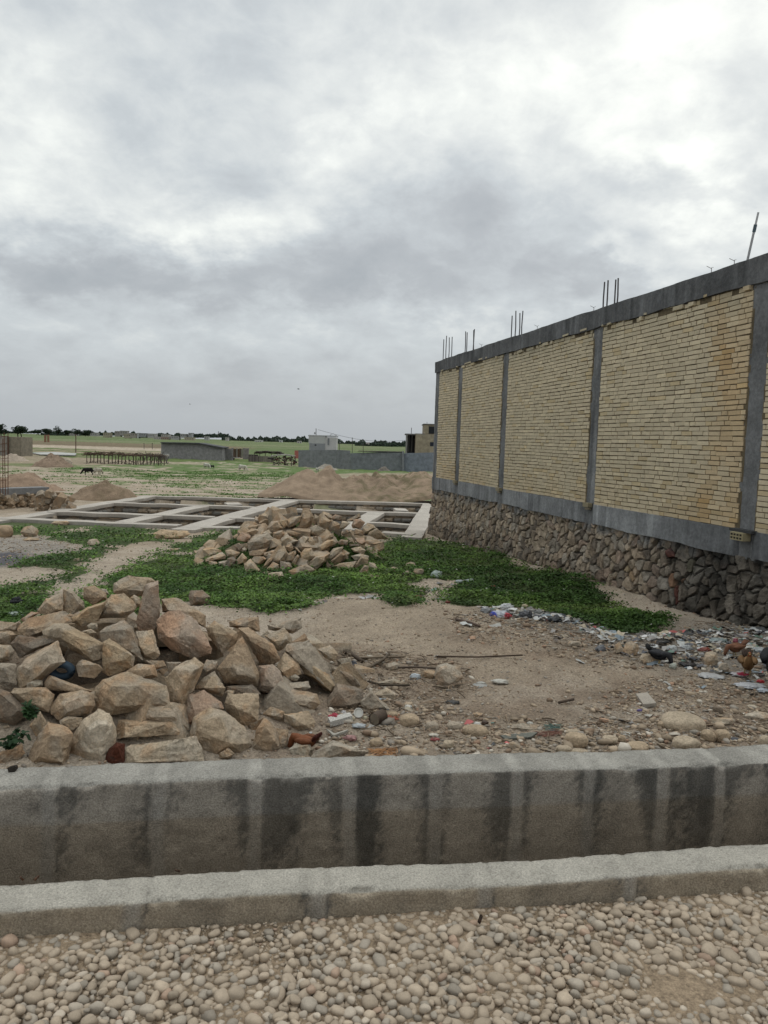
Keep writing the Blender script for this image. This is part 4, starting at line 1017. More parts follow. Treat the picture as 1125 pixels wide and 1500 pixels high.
mb = MB(); s0 = wpt(1063); p = wP(s0, -.1, wz3-.02); q = wP(s0+.14, -.1, wz3+.52); mb.tube([p, p*.35+q*.65], .013, 7, (.50, .50, .50)); mb.tube([p*.36+q*.64, p*.22+q*.78], .018, 7, (.12, .16, .18)); mb.tube([p*.23+q*.77, q], .011, 7, (.55, .55, .55)); mb.build('conduit_rod', M_plain, bw)
for px in (777, 1022, 1054, 698, 857):
    mb = MB(); s0 = wpt(px); p = wP(s0, -.03, wz3-.03); mb.tube([p, p+np.array([.0, 0, .10]), p+np.array([.03, .03, .11])], .004, 4, (.2, .18, .16)); mb.tube([p+np.array([0, 0, .09]), p+np.array([-.05, .02, .12])], .003, 4, (.2, .18, .16)); mb.build('tie_wire', M_rust, bw)
# hollow clay brick and bits in the notches under the posts
mb = MB(); c0 = wP(cs[4]-.01, .055, wz1-.065); mb.box(c0, .20, .10, .085, (.42, .36, .22), WAX)
hb = mb.build('hollow_brick', M_brick, bw)
mb = MB()
for a in range(4):
    for e in range(2): mb.box(c0+WAX[0]*(-.072+.048*a)+WAX[1]*.052+WAX[2]*(-.018+.036*e), .026, .008, .020, (.05, .045, .03), WAX)
hh_ = mb.build('hole', M_glass, hb); hh_.location = (0, 0, 0); hh_.data.transform(Matrix.Translation(-Vector(bw.location)))
for i in (1, 2, 3):
    mb = MB(); mb.box(wP(cs[i], .03, wz1-.02), .17, .07, .06, (.34, .29, .19), WAX); mb.box(wP(cs[i]+.02, .03, wz1-.075), .11, .05, .03, (.26, .22, .16), WAX); mb.build('packing_brick', M_brick, bw)
mb = MB(); mb.box(wP(cs[4], .03, wz1-.005), .36, .08, .03, (.07, .07, .07), WAX); mb.build('packing_board', M_plain, bw)
# ------------------------------------------------------------------ foundation grid
fl = ray_plane(300, 755, ZT)
fd = thing('house_foundation', (fl[0], fl[1], ZT-.62), 'grid of pale concrete ground beams over rubble stone footings in the middle distance', 'foundation')
def strip(p0, p1, w, zt=ZT, ext=0.0, seed=0, wall=True):
    a = ray_plane(*p0, zt)[:2]; b_ = ray_plane(*p1, zt)[:2]; d = (b_-a); L = np.linalg.norm(d); d /= L; a = a-d*ext; L += 2*ext
    n = np.array([-d[1], d[0]]); K = max(4, int(L/.25)); mb = MB()
    V = []; c_ = []
    for k in range(K+1):
        s_ = L*k/K; wl = w/2+.03*(vn(np.array([[s_*1.3, seed, 0]]), 3)[0]-.5); wr = w/2+.03*(vn(np.array([[s_*1.3, seed+5, 0]]), 3)[0]-.5); dz = .02*(vn(np.array([[s_*1.5, seed+9, 0]]), 4)[0]-.5)
        for sgn, ww, z in ((1, wl, 0), (-1, wr, 0), (-1, wr, -.10), (1, wl, -.10)):
            p = a+d*s_+n*sgn*ww; V.append((p[0], p[1], zt+dz+z+.002*seed)); c_.append(np.array([.50, .45, .39])*(.88+.24*vn(np.array([[s_*2, sgn, seed*1.0]]), 5)[0])*(1 if z == 0 else .8))
    Fc = [(k*4+i, k*4+(i+1) % 4, k*4+4+(i+1) % 4, k*4+4+i) for k in range(K) for i in range(4)]+[(0, 1, 2, 3), tuple(K*4+i for i in (3, 2, 1, 0))]
    mb.add(V, Fc, np.array(c_)); mb.build('ground_beam', M_conc, fd)
    if not wall: return
    # rubble footing: relief on both faces
    for sgn in (1, -1):
        ns = int(L/.05); nz_ = 12
        Sg, Zg = np.meshgrid(np.linspace(0, L, ns), np.linspace(-.68, -.095, nz_), indexing='ij'); Sg = Sg.ravel(); Zg = Zg.ravel()
        q = P3(Sg*3.4+fbm(P3(Sg*3, Zg*3), 4)*.8, Zg*6.5+seed)
        i0 = np.floor(q[:, :2]); rw = i0[:, 1]; sx = q[:, 0]+.5*(rw % 2); f_ = np.abs((sx % 1)-.5)*2; fy = np.abs((q[:, 1] % 1)-.5)*2
        e = np.minimum(1-f_, (1-fy)*1.2); hgt = sst(e, .03, .22)
        hid = _h(np.floor(sx).astype(np.int64), rw.astype(np.int64), np.zeros(len(rw), np.int64), seed+3)
        off = w/2-.07+hgt*.05+hid*.03
        base = np.array([.42, .335, .245])[None]*(.6+.7*hid)[:, None]; base = mixc(base, np.array([.24, .23, .21]), sst(hid*7 % 1, .5, .6))
        cc = mixc(np.tile(np.array([.17, .14, .11]), (len(e), 1)), base, hgt)
        p = a[None]+d[None]*Sg[:, None]+n[None]*(sgn*off)[:, None]
        i_ = (np.arange(ns-1)[:, None]*nz_+np.arange(nz_-1)[None]).ravel()
        mk('stone_footing', np.stack([p[:, 0], p[:, 1], ZT+Zg], 1)-np.array(fd.location), np.stack([i_, i_+1, i_+nz_+1, i_+nz_], 1), M_rock, cc, False, fd)
ST = [((-60, 771), (222, 726.3), .50), ((182, 764.5), (300, 740.2), .50), ((267, 776.5), (427, 732.2), .62), ((505, 776), (552, 750), .55), ((603, 788), (629.5, 739), .50),
      ((221, 726.5), (629, 738), .34), ((158, 736.3), (372, 743), .34), ((400, 745.2), (616, 752.2), .34), ((73, 749.5), (313, 757.5), .36), ((338, 759), (403, 761.2), .34), ((533, 765.5), (601, 769.2), .34),
      ((-60, 757), (263, 770.5), .38), ((295, 772.5), (390, 774.5), .38), ((560, 781), (606, 784), .38)]
for i, (a, c, w) in enumerate(ST): strip(a, c, w, seed=i)
strip((331, 738.8), (352, 738.8), .8, seed=15, wall=False); strip((578, 747.6), (596, 748), .9, seed=16, wall=False)

# ------------------------------------------------------------------ stone plinth with starter cage, left
def rough(mb, c, dx, dy, dz, col, ax=None): mb.box(c, dx, dy, dz, col, ax)
p0, t0 = gp(-6, 750); pp = at(-60, 752, t0); pe = at(66, 741, t0*1.10)
plz = at(0, 719, t0)[2]
pl = thing('stone_plinth', (p0[0], p0[1], p0[2]-.05), 'low rubble stone plinth with grey cement cap at the left edge of the photo', 'plinth')
dvec = (pe-pp); dvec[2] = 0; LL = np.linalg.norm(dvec); dvec /= LL; nv = np.array([-dvec[1], dvec[0], 0]); AX = np.array([dvec, nv, [0, 0, 1]])
mb = MB(); mb.box((pp+pe)/2*np.array([1, 1, 0])+np.array([0, 0, plz-.09]), LL*1.0, .45, .19, (.26, .255, .25), AX); mb.build('cement_cap', M_conc, pl)
def stonepack(name, n, fn, size, tones, parent, label=None, cat=None, seed=0, m_=M_rock):
    g = np.random.default_rng(seed); V0, F0 = ico(1); V0 = np.sign(V0)*np.abs(V0)**.6
    pos = np.array([fn(g) for _ in range(n)]); s_ = g.uniform(.6, 1.25, n)[:, None]*size*np.stack([g.uniform(.9, 1.4, n), g.uniform(.7, 1, n), g.uniform(.5, .9, n)], 1)/2
    cc = np.array([TONES[g.choice(tones)] for _ in range(n)])*g.uniform(.75, 1.2, (n, 1))
    B = np.tile(V0[None], (n, 1, 1))*(1+.22*(g.random((n, len(V0), 1))-.5)*2)
    V = np.einsum('nij,nkj->nki', rots(n, .7, g), B*s_[:, None, :])+pos[:, None, :]
    off = np.array(parent.location) if parent is not None else 0
    Fc = (F0[None]+(np.arange(n)*len(V0))[:, None, None]).reshape(-1, 3)
    return mk(name, V.reshape(-1, 3)-off, Fc, m_, np.repeat(cc, len(V0), axis=0), False, parent)
hb_ = plz-.18-(p0[2]-.1)
stonepack('stone_base', 420, lambda g: pp*np.array([1, 1, 0])+dvec*g.uniform(0, LL)-nv*g.uniform(-.2, .22)+np.array([0, 0, p0[2]-.1+g.uniform(0, hb_)]), .20, ['tan', 'brown', 'brown', 'grey'], pl, seed=3)
# tumbled stones at its end
for k in range(34):
    px_ = g.uniform(52, 102); py_ = g.uniform(728, 747)-max(0, (px_-75))*.1; P_, t_ = gp(px_, min(748, py_+10)); 
    hgt = max(0, 1-abs(px_-70)/34)*.55*g.random()
    s = g.uniform(.18, .36); o = rock_mesh('rubble_stone', blob(0, (s*1.4, s*.9, s*.7), g), s, np.array(TONES[g.choice(['tan', 'brown', 'brown', 'grey'])])*.85, 7000+k, False)
    o.location = (P_[0], P_[1], P_[2]+hgt+.05); tag(o, 'brown rubble stone tumbled at the end of the low stone plinth on the left', 'stone', 'tumbled stones beside the plinth')
cg = thing('rebar_cage', tuple(at(6, 717, t0*1.0)*np.array([1, 1, 0])+np.array([0, 0, plz])), 'tall rusty column reinforcement cage standing on the plinth at the left edge', 'rebar cage')
c0 = np.array(cg.location); hC = at(6, 634, t0)[2]-plz
for a in (-1, 1):
    for e in (-1, 1):
        mb = MB(); mb.tube([c0+np.array([a*.075, e*.075, -.1]), c0+np.array([a*.075+.02*e, e*.075, hC*(1 if a > 0 else .9)])], .011, 5, (.20, .10, .06)); mb.build('rebar', M_rust, cg)
for k in range(8):
    z = .1+k*hC/8; mb = MB(); q = [c0+np.array([a*.08, e*.08, z+.01*a]) for a, e in ((-1, -1), (1, -1), (1, 1), (-1, 1), (-1, -1))]; mb.tube(q, .006, 4, (.18, .09, .05)); mb.build('stirrup', M_rust, cg)

# ------------------------------------------------------------------ earth heaps
def heap(name, px0, px1, pyb, pyt, tone, label, ridge=1.0, seed=0, depth=.8, peaks=None, weeds=0.0, amp=.12):
    cxp = (px0+px1)/2; P_, t = gp(cxp, pyb); m = t/F; w = (px1-px0)*m/2; dp = w*depth if depth < 2 else depth; h = (pyb-pyt)*m*1.02
    c = np.array([P_[0], P_[1]+dp, 0]); zb = float(terrain(c[:1], c[1:2], False)[0])
    h = at(cxp, pyt, t+dp*.8)[2]-zb
    n = 150; r_, a_ = np.meshgrid(np.linspace(0, 1, 60), np.linspace(0, 2*math.pi, n, endpoint=False), indexing='ij'); r_ = r_.ravel(); a_ = a_.ravel()
    x = np.cos(a_)*r_*w; y = np.sin(a_)*r_*dp
    wob = fbm(P3(x*1.2/max(w, 1)*3, y*1.2/max(w, 1)*3), seed, 4)
    if peaks:
        z = np.zeros(len(x))
        for (u_, hh, ww) in peaks: z = np.maximum(z, hh*h*np.clip(1-np.sqrt(((x-u_*w)/(ww*w))**2+(y/dp)**2)**1.1, 0, 1))
        k_ = 1
    else: z = h*np.clip(1-r_**1.5, 0, 1)
    z = z*(1-.35*(wob-.5)*2)*1.06+amp*h*(fbm(P3(x*2.2, y*2.2), seed+3, 5, .6)-.5)*(1-r_)+(.05+.09*h)*(fbm(P3(x*5, y*5), seed+5, 4, .7)-.5)*sst(1-r_, 0, .1)+.10*h*(np.abs(fbm(P3(x*1.4, y*1.4), seed+6, 4)-.5)*4-.5)*sst(1-r_, 0, .3)
    gx_, gy_ = c[0]+x, c[1]+y; gz_ = terrain(gx_, gy_, False, False)
    z = gz_+z-.12*(r_ > .99)-.02
    i_ = (np.arange(59)[:, None]*n+np.arange(n)[None]).ravel(); jn = (np.arange(59)[:, None]*n+((np.arange(n)+1) % n)[None]).ravel()
    Fc = np.stack([i_, i_+n, jn+n, jn], 1)
    cc = np.array(tone)[None]*(.72+.56*fbm(P3(x*4, y*4, z*2), seed+9, 5, .65))[:, None]*(.85+.3*fbm(P3(x*.9, y*.9), seed+1, 3))[:, None]
    if weeds: cc = mixc(cc, np.array([.13, .125, .06]), sst(fbm(P3(x*5, y*5), seed+12, 5, .75), .47, .60)*weeds*.6*sst(x/w, -.35, .15))
    o = mk(name, np.stack([gx_, gy_, z], 1)-np.array([c[0], c[1], zb]), Fc, M_soil, cc, True); o.location = (c[0], c[1], zb)
    return tag(o, label, 'earth heap')
heap('earth_heap', 362, 690, 736, 689, (.345, .255, .18), 'wide brownish earth heap with several humps behind the foundation, left of the brick wall', seed=2, depth=.55, weeds=.95, amp=.5,
     peaks=[(-.55, .93, .5), (-.30, 1.0, .42), (-.02, .95, .5), (.25, 1.08, .5), (.5, 1.18, .5), (.72, 1.0, .4)])
heap('earth_heap', 82, 200, 734, 707, (.31, .225, .155), 'low brown earth heap with clods behind the left part of the foundation', seed=12, depth=.6, amp=.6, weeds=.3)
heap('earth_heap', -60, 80, 720, 693, (.34, .24, .17), 'reddish earth heap behind the rebar cage at the left edge', seed=15, depth=.6)
heap('earth_heap', 33, 97, 684, 667, (.30, .22, .16), 'smooth conical earth heap in the field left of the grey boulder', seed=17, depth=.8)
heap('sand_heap', -20, 38, 676, 666, (.45, .37, .29), 'pale sand heap at the foot of the beige wall, far left', seed=19, depth=.5)
heap('gravel_heap', 600, 634, 690, 680, (.42, .40, .38), 'small pale gravel heap beside the brick wall corner, against the grey yard wall', seed=23, depth=.6)
heap('stone_heap', 462, 496, 688, 680, (.36, .32, .27), 'small heap of pale stones at the foot of the grey yard wall', seed=25, depth=.5, amp=.9)
heap('stone_heap', 530, 546, 688, 682, (.30, .27, .23), 'tiny heap of stones in the middle of the grey yard wall foot', seed=26, depth=.6, amp=.9)
heap('stone_heap', 552, 572, 690, 683, (.24, .21, .18), 'small dark heap of rubble at the yard wall foot, right of the tiny stone heap', seed=27, depth=.6, amp=.9)

# ------------------------------------------------------------------ buildings and walls far behind
def frame(px, pyb):
    P_, t = gp(px, pyb); return P_, t, t/F
def bx(mb, px0, px1, py0, py1, t, depth, col, dt=0.0):
    """box whose front covers a photo rectangle at depth t (metres from its size), depth metres thick"""
    a = at(px0, (py0+py1)/2, t+dt); c = at(px1, (py0+py1)/2, t+dt); top = at((px0+px1)/2, py0, t+dt)[2]; bot = at((px0+px1)/2, py1, t+dt)[2]
    mid = (a+c)/2; mid[2] = (top+bot)/2; mid[1] += depth/2
    mb.box(mid, abs(c[0]-a[0]), depth, top-bot, col)
def simple(name, label, cat, px, pyb, parts, group=None):
    P_, t, m = frame(px, pyb); e = thing(name, P_-np.array([0, 0, .05]), label, cat, group)
    for nm, rects, m_ in parts:
        mb = MB()
        for r in rects: bx(mb, r[0], r[1], r[2], r[3], t, r[4], r[5], r[6] if len(r) > 6 else 0)
        mb.build(nm, m_, e)
    return e, t
gw = (.30, .29, .28)
# long grey store building (sloping roof line)
P_, t, m = frame(300, 672.5)
e = thing('farm_building', P_, 'long low grey block building with sloping dark roof edge in the distance', 'building')
def quadprism(mb, pts, t0_, t1_, depth, col):
    """pts = photo outline, left at depth t0_, right at t1_ -> extruded backwards"""
    xs = [p[0] for p in pts]; x0, x1 = min(xs), max(xs); fr = [at(px, py, t0_+(t1_-t0_)*(px-x0)/(x1-x0)) for px, py in pts]; n = len(fr)
    V = fr+[p+np.array([0, depth, 0]) for p in fr]
    mb.add(V, [tuple(range(n))[::-1], tuple(range(n, 2*n))]+[(k, (k+1) % n, (k+1) % n+n, k+n) for k in range(n)], col)
mb = MB(); quadprism(mb, [(236, 675), (236, 648.5), (290, 649.8), (325, 656.5), (326, 675.5)], t, t*.97, 5, gw); mb.build('wall', M_render, e)
mb = MB(); quadprism(mb, [(235, 649), (235, 647.6), (290, 648.6), (326, 655.2), (326, 656.8), (290, 650.2)], t*.995, t*.965, 5.4, (.10, .10, .10)); mb.build('roof', M_plain, e)
for a in (257, 260.2):
    mb = MB(); bx(mb, a, a+2.1, 656.5, 661.5, t, .1, (.03, .03, .03), -.35); mb.build('window', M_glass, e)
mb = MB(); bx(mb, 253, 266, 662.6, 664.6, t, .3, (.5, .48, .45), -.8); mb.build('sill_bench', M_plain, e)
simple('yard_wall', 'grey block wall joined to the right end of the long grey farm building', 'wall', 332, 674, [('wall', [(326, 339, 657, 675, .3, (.27, .26, .25))], M_render), ('pier', [(339, 341, 656, 675, .4, (.3, .29, .28))], M_render)])
simple('metal_door', 'pale metal door leaning beside the grey farm building', 'door', 327.5, 672, [('door_leaf', [(325, 331, 659, 672, .1, (.45, .47, .50))], M_plain), ('door_frame', [(324.4, 325, 658.5, 672, .14, (.3, .3, .3)), (331, 331.6, 658.5, 672, .14, (.3, .3, .3)), (324.4, 331.6, 658, 659, .14, (.3, .3, .3))], M_plain)])
simple('table', 'low table with dark leg in front of the gate right of the grey farm building', 'table', 341, 674, [('table_top', [(334, 351, 670, 671, .8, (.45, .42, .38))], M_plain), ('leg', [(339, 343, 671, 674, .4, (.12, .1, .09))], M_plain)])
simple('gate', 'rusty brown sheet gate between grey piers, centre left distance', 'gate', 348, 672, [('panel', [(341+k*2.4, 343.2+k*2.4, 657+(k % 2)*.6, 671, .08, ((.16, .09, .06), (.12, .08, .06), (.30, .27, .24))[k % 3]) for k in range(6)], M_rust), ('pier', [(355.6, 364, 656.5, 675.5, .5, (.31, .28, .26))], M_render)])
# livestock pen with thatched roof and junk
P_, t, m = frame(380, 677)
e = thing('livestock_pen', P_, 'dark thatched livestock pen with plank fence between the rusty gate and the grey yard wall', 'pen')
mb = MB()
for k in range(34):
    a = 364+k*1.05; h = 667+.05*k+g.uniform(-.6, .6); bx(mb, a, a+.85, h, 676.5+k*.06, t, .08, tuple(np.array((.20, .17, .15))*g.uniform(.5, 1.5)), -.2)
mb.build('plank_fence', M_plain, e)
mb = MB()
for k in range(60):
    a = g.uniform(372, 410); y_ = 661.5+abs(a-386)*.06+g.uniform(-1.4, 2); bx(mb, a, a+g.uniform(2, 6), y_, y_+1.0, t, g.uniform(1, 2.6), tuple(np.array((.10, .085, .07))*g.uniform(.5, 1.6)), g.uniform(-.3, 1.2))
mb.build('thatch_roof', M_twig, e)
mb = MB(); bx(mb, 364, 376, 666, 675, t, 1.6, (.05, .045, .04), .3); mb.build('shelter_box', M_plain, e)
for a in (372, 380, 388, 397, 405):
    mb = MB(); bx(mb, a, a+.8, 662, 677, t, .15, (.12, .1, .08), .2); mb.build('post', M_twig, e)
P_, t, m = frame(418, 682)
e = thing('cart_shelter', P_, 'curved shelter with pale tarp roof over dark junk, left of the pink sheet', 'shelter')
mb = MB(); pts = [at(397+k*3.4, 668.4-2.2*math.sin(k/10*math.pi), t) for k in range(11)]
for a, c in zip(pts[:-1], pts[1:]): mb.box((a+c)/2+np.array([0, .8, 0]), np.linalg.norm(c-a)*1.1, 1.8, .14, tuple(np.array((.50, .47, .43))*g.uniform(.7, 1.1)))
mb.build('tarp_roof', M_plain, e)
for a in (400, 408, 418, 427, 432):
    mb = MB(); mb.tube([at(a, 682, t), at(a+g.uniform(-1, 1), 668.5, t)], .05, 5, (.10, .08, .07)); mb.build('post', M_twig, e)
mb = MB()
for k in range(70):
    a, c = g.uniform(401, 434), g.uniform(669.5, 680.5); p = at(a, c, t+g.uniform(.2, 1.6)); q = p+g.normal(0, .35, 3)*np.array([1, .5, .7]); mb.tube([p, q], g.uniform(.03, .10), 4, tuple(np.array(((.05, .04, .04), (.16, .06, .05), (.22, .19, .17))[g.integers(3)])))
mb.build('junk_bundle', M_plain, e)
simple('metal_sheet', 'faded pink metal sheet standing at the left end of the grey yard wall', 'sheet', 435.5, 676, [('panel', [(431.5, 440, 660, 671.5, .1, (.48, .17, .14))], M_plain), ('leg', [(432, 433, 671.5, 680, .1, (.2, .1, .08)), (438.4, 439.2, 671.5, 680, .1, (.2, .1, .08))], M_rust)])
# grey yard wall
P_, t, m = frame(540, 688)
e = thing('yard_wall', P_, 'long grey cement yard wall across the middle distance behind the earth heap', 'wall'); TW = t
def wallseg(nm, pts, t0_, t1_, depth, col, m_=M_render, par=e):
    mb = MB(); quadprism(mb, pts, t0_, t1_, depth, col); mb.build(nm, m_, par)
wallseg('wall', [(437, 686), (437, 659.5), (493, 659), (493, 688)], t*1.02, t, .3, (.255, .265, .265))
wallseg('wall', [(493.2, 689), (493.2, 659), (513, 660), (513, 689)], t*.999, t*.99, .3, (.25, .26, .26))
wallseg('wall', [(513.2, 690), (513.2, 664), (560, 662), (590, 663), (590, 691)], t*.99, t*.98, .3, (.235, .25, .255))
wallseg('wall', [(590.2, 691), (590.2, 664), (645, 662.5), (645, 693)], t*.98, t*.97, .3, (.25, .275, .31))
wallseg('dark_coping', [(523, 661.2), (526, 660.2), (591, 661.6), (591, 663.2)], t*.985, t*.98, 1.2, (.06, .055, .055), M_plain)
wallseg('pier', [(589, 692), (589, 661), (592, 661), (592, 692)], t*.975, t*.975, .4, (.26, .27, .28))
simple('lean_to', 'low dark lean-to with pale plank edge at the grey yard wall beside brick wall', 'shed', 614, 688, [('roof', [(589, 606, 678.6, 680, .9, (.42, .38, .36)), (606, 636, 679, 680.2, 1.2, (.05, .05, .06))], M_plain), ('painted_shade_wall', [(592, 636, 680, 686, .5, (.05, .05, .055), .5)], M_plain)])  # near-black wall: shade under the lean-to roof put into its colour
# white hut on legs with stair
P_, t, m = frame(472, 672); t = TW*1.06
e = thing('water_tank_hut', at(472, 664, t), 'small pale two-tone rooftop hut with outside stair behind the grey yard wall', 'hut')
mb = MB(); bx(mb, 452, 476, 639, 649.5, t, 4, (.56, .56, .54)); mb.build('upper_wall', M_plain, e)
mb = MB(); bx(mb, 453, 476, 649.5, 661, t, 4, (.34, .35, .36), .05); mb.build('lower_wall', M_plain, e)
mb = MB(); bx(mb, 476, 492.5, 640.5, 662, t, 3.6, (.62, .60, .58), .15); mb.build('side_wall', M_plain, e)
mb = MB(); bx(mb, 480, 482.2, 642, 652, t, .2, (.25, .26, .27), .0); mb.build('shutter', M_plain, e)
mb = MB(); bx(mb, 461, 463.5, 651, 653, t, .1, (.05, .05, .05), -.03); mb.build('window', M_glass, e)
mb = MB(); bx(mb, 451.4, 493, 637.6, 639.2, t, 4.4, (.50, .50, .50), -.1); mb.build('roof', M_plain, e)
mb = MB()
for k in range(6): bx(mb, 481+k*1.3, 483.5+k*1.3, 659+k*.9, 660+k*.9, t, .8, (.55, .54, .52), -.9)
mb.build('stair', M_plain, e)
mb = MB(); bx(mb, 474.5, 476.5, 660, 664, t, .3, (.5, .5, .5), -.9); mb.build('stair_post', M_plain, e)
mb = MB(); p = at(483, 637.6, t+.6); mb.tube([p, p+np.array([.5, 0, .25]), p+np.array([1, 0, 0])], .05, 5, (.45, .45, .45)); mb.build('tank_lid', M_plain, e)
e2 = thing('antenna_mast', at(463, 638, t+1), 'short mast with a small box and overhead wire on the pale hut roof', 'mast')
mb = MB(); mb.tube([at(463, 638, t+1), at(463, 627.5, t+1)], .06, 6, (.28, .28, .28)); mb.build('pole', M_plain, e2)
mb = MB(); bx(mb, 460, 462, 633, 636, t, .3, (.4, .4, .4), .9); mb.build('box', M_plain, e2)
a, c = at(466, 629.5, t+1), at(594, 645, t*1.25); mb = MB()
mb.tube([a+(c-a)*k/14-np.array([0, 0, .8*math.sin(k/14*math.pi)]) for k in range(15)], .022, 4, (.08, .08, .08)); w_ = mb.build('overhead_wire', M_plain, e2)
for k, (pxx, y0, y1) in enumerate(((516, 641, 668), (532, 650, 662), (497, 650, 662), (111, 636, 663), (211, 649, 658), (223, 649, 658), (320, 632, 640))):
    if k >= 4: P_, t_ = gp(pxx, y1) if y1 > 645 else (None, 1100)
    elif k == 3: P_, t_ = gp(pxx, y1)
    else: t_ = TW*1.04
    o_ = MB(); o_.tube([at(pxx, y1+1, t_)-at(pxx, y1, t_)]+[at(pxx, y0, t_)-at(pxx, y1, t_)], .03*t_/80 if k != 3 else .10, 5, (.10, .09, .08) if k != 3 else (.16, .09, .07))
    o_.tube([at(pxx-.8, y0+.5, t_)-at(pxx, y1, t_), at(pxx+.8, y0+.5, t_)-at(pxx, y1, t_)], .02*t_/80, 4, (.12, .1, .09))
    o2 = o_.build('post', M_twig); o2.location = at(pxx, y1, t_)
    tag(o2, ['tall thin post standing behind the grey yard wall right of the pale hut', 'thin post above the dark coping of the grey yard wall', 'short thin post just right of the pale hut',
             'tall dark reddish post in the field at far left', 'short fence post left of the farm building, left one of two', 'short fence post nearest the farm building, right one of two', 'distant mast on the horizon above the farm building'][k], 'post')
# unfinished two storey house
t = TW*1.22
e = thing('unfinished_house', at(616, 672, t), 'unfinished two storey house with dark openings beside the brick wall corner', 'house')
bg_ = (.40, .34, .25)
mb = MB(); bx(mb, 608.5, 650, 636, 676, t, 7, bg_); bx(mb, 621.5, 652, 622, 636, t, 7, bg_, .05); mb.build('wall', M_render, e)
mb = MB(); bx(mb, 594, 609, 635.2, 637.2, t, 6, (.20, .19, .18)); bx(mb, 608.6, 622, 635.0, 636.6, t, 6.4, (.34, .32, .28), -.2); bx(mb, 620.6, 654, 621, 622.4, t, 7.4, (.20, .19, .18), -.2); mb.build('roof_slab', M_render, e)
mb = MB(); bx(mb, 594, 596.5, 637, 676, t, .5, (.30, .29, .27)); mb.build('porch_pier', M_render, e)
mb = MB(); bx(mb, 596.5, 608.6, 637, 676, t, .3, (.035, .035, .035), 3); mb.build('porch', M_render, e)
for a in (598.5, 603):
    mb = MB(); bx(mb, a, a+.7, 637.3, 662, t, .2, (.10, .09, .08), .2); mb.build('prop', M_plain, e)
mb = MB(); bx(mb, 628, 652, 625, 635.5, t, .1, (.025, .027, .03), -.06); mb.build('opening', M_glass, e)
mb = MB(); bx(mb, 630, 652, 648, 654, t, .1, (.03, .035, .05), -.06); mb.build('window', M_glass, e)
mb = MB(); bx(mb, 609, 650, 645.6, 646.6, t, .1, (.30, .25, .19), -.06); mb.build('string_course', M_render, e)
mb = MB(); mb.tube([at(602.5, 635.2, t), at(602.8, 626.5, t)], .05, 5, (.1, .08, .07)); mb.tube([at(625.5, 621, t), at(625.5, 618, t)], .03, 5, (.1, .08, .07)); mb.build('rebar', M_rust, e)
# beige wall far left with concrete post
simple('field_wall', 'beige plastered wall with a dark left edge, far left behind the rebar cage', 'wall', 15, 668, [('wall', [(11, 31, 640, 668, 4, (.30, .26, .20))], M_render), ('side_wall', [(-30, 10.6, 638, 668, .4, (.34, .31, .27), .5)], M_render), ('dark_edge', [(10.6, 12, 639, 668, .3, (.08, .07, .06), -.3)], M_plain)])
simple('gate_pillars', 'pair of small reddish brick gate pillars in the far field', 'gate', 69, 648, [('pillar', [(64.5, 67, 638, 648, .6, (.36, .20, .13))], M_plain), ('pillar', [(69, 71.6, 637.6, 648, .6, (.36, .20, .13))], M_plain), ('lintel', [(64.5, 71.6, 637, 638.4, .6, (.36, .22, .15))], M_plain)])
# brushwood shed on posts
P_, t, m = frame(185, 680)
e = thing('brushwood_shed', P_, 'long low brushwood shed on crooked posts in the green field', 'shed')
mb = MB()
for k in range(520):
    a = g.uniform(126, 236); y_ = 664.8+.022*(a-126)+g.normal(0, 1.0)-(1.5 if 140 < a < 185 else 0)*g.random(); p = at(a, y_, t+g.uniform(-.3, 2.6)); q = p+np.array([g.normal(0, .5), g.normal(0, .3), g.normal(0, .09)])
    mb.tube([p, q], g.uniform(.02, .05), 3, tuple(np.array((.17, .12, .085))*g.uniform(.5, 1.5)), False)
mb.build('brushwood_roof', M_twig, e)
k = 0
for a in np.arange(127, 246, 5.2):
    k += 1; b0 = a+g.uniform(-1, 1); mb = MB(); mb.tube([at(b0, 680.5+.02*(a-127), t+g.uniform(-.3, .3)), at(b0+g.uniform(-.5, .5), 665.5+.02*(a-127), t)], g.uniform(.05, .08), 5, (.12, .09, .07)); mb.build('post', M_twig, e)
mb = MB()
for k in range(300):
    a = g.uniform(126, 246); hi = 676 if a < 205 else 668; y_ = g.uniform(hi, 681)
    if a < 203 and g.random() < .45: continue
    p = at(a, y_, t+g.uniform(-.1, .9)); q = p+np.array([g.normal(0, .12), .05, g.uniform(.1, .7) if a > 203 else g.uniform(0, .25)]); mb.tube([p, q], g.uniform(.02, .055), 3, tuple(np.array((.15, .125, .105))*g.uniform(.4, 1.7)), False)
mb.build('brush_fence', M_twig, e)
simple('trough', 'pale trough at the right end of the brushwood shed', 'trough', 239, 678, [('basin', [(234, 245, 665, 668.5, 1, (.46, .45, .42))], M_plain), ('leg', [(235, 236, 668.5, 679, .3, (.2, .18, .16)), (243, 244, 668.5, 679, .3, (.2, .18, .16))], M_plain)])
place_rock('boulder', ell(99, 677, 8, 6.5, 9), gp(99, 683)[1], 'grey', 'big grey boulder in the green field right of the conical earth heap', None, 8100, 'boulder')
place_rock('stone', ell(44, 661.5, 3, 2.4, 9), gp(44, 664)[1], 'cream', 'white stone at the left end of the pale strip in the far field', None, 8101, 'stone', fine=False)
plate('concrete_slab', [(46, 665), (80, 664), (112, 666), (110, 668.6), (60, 667.6)], .15, M_conc, (.50, .49, .46), 'long pale concrete strip lying in the far field left of the post', 'slab', lift=.1)

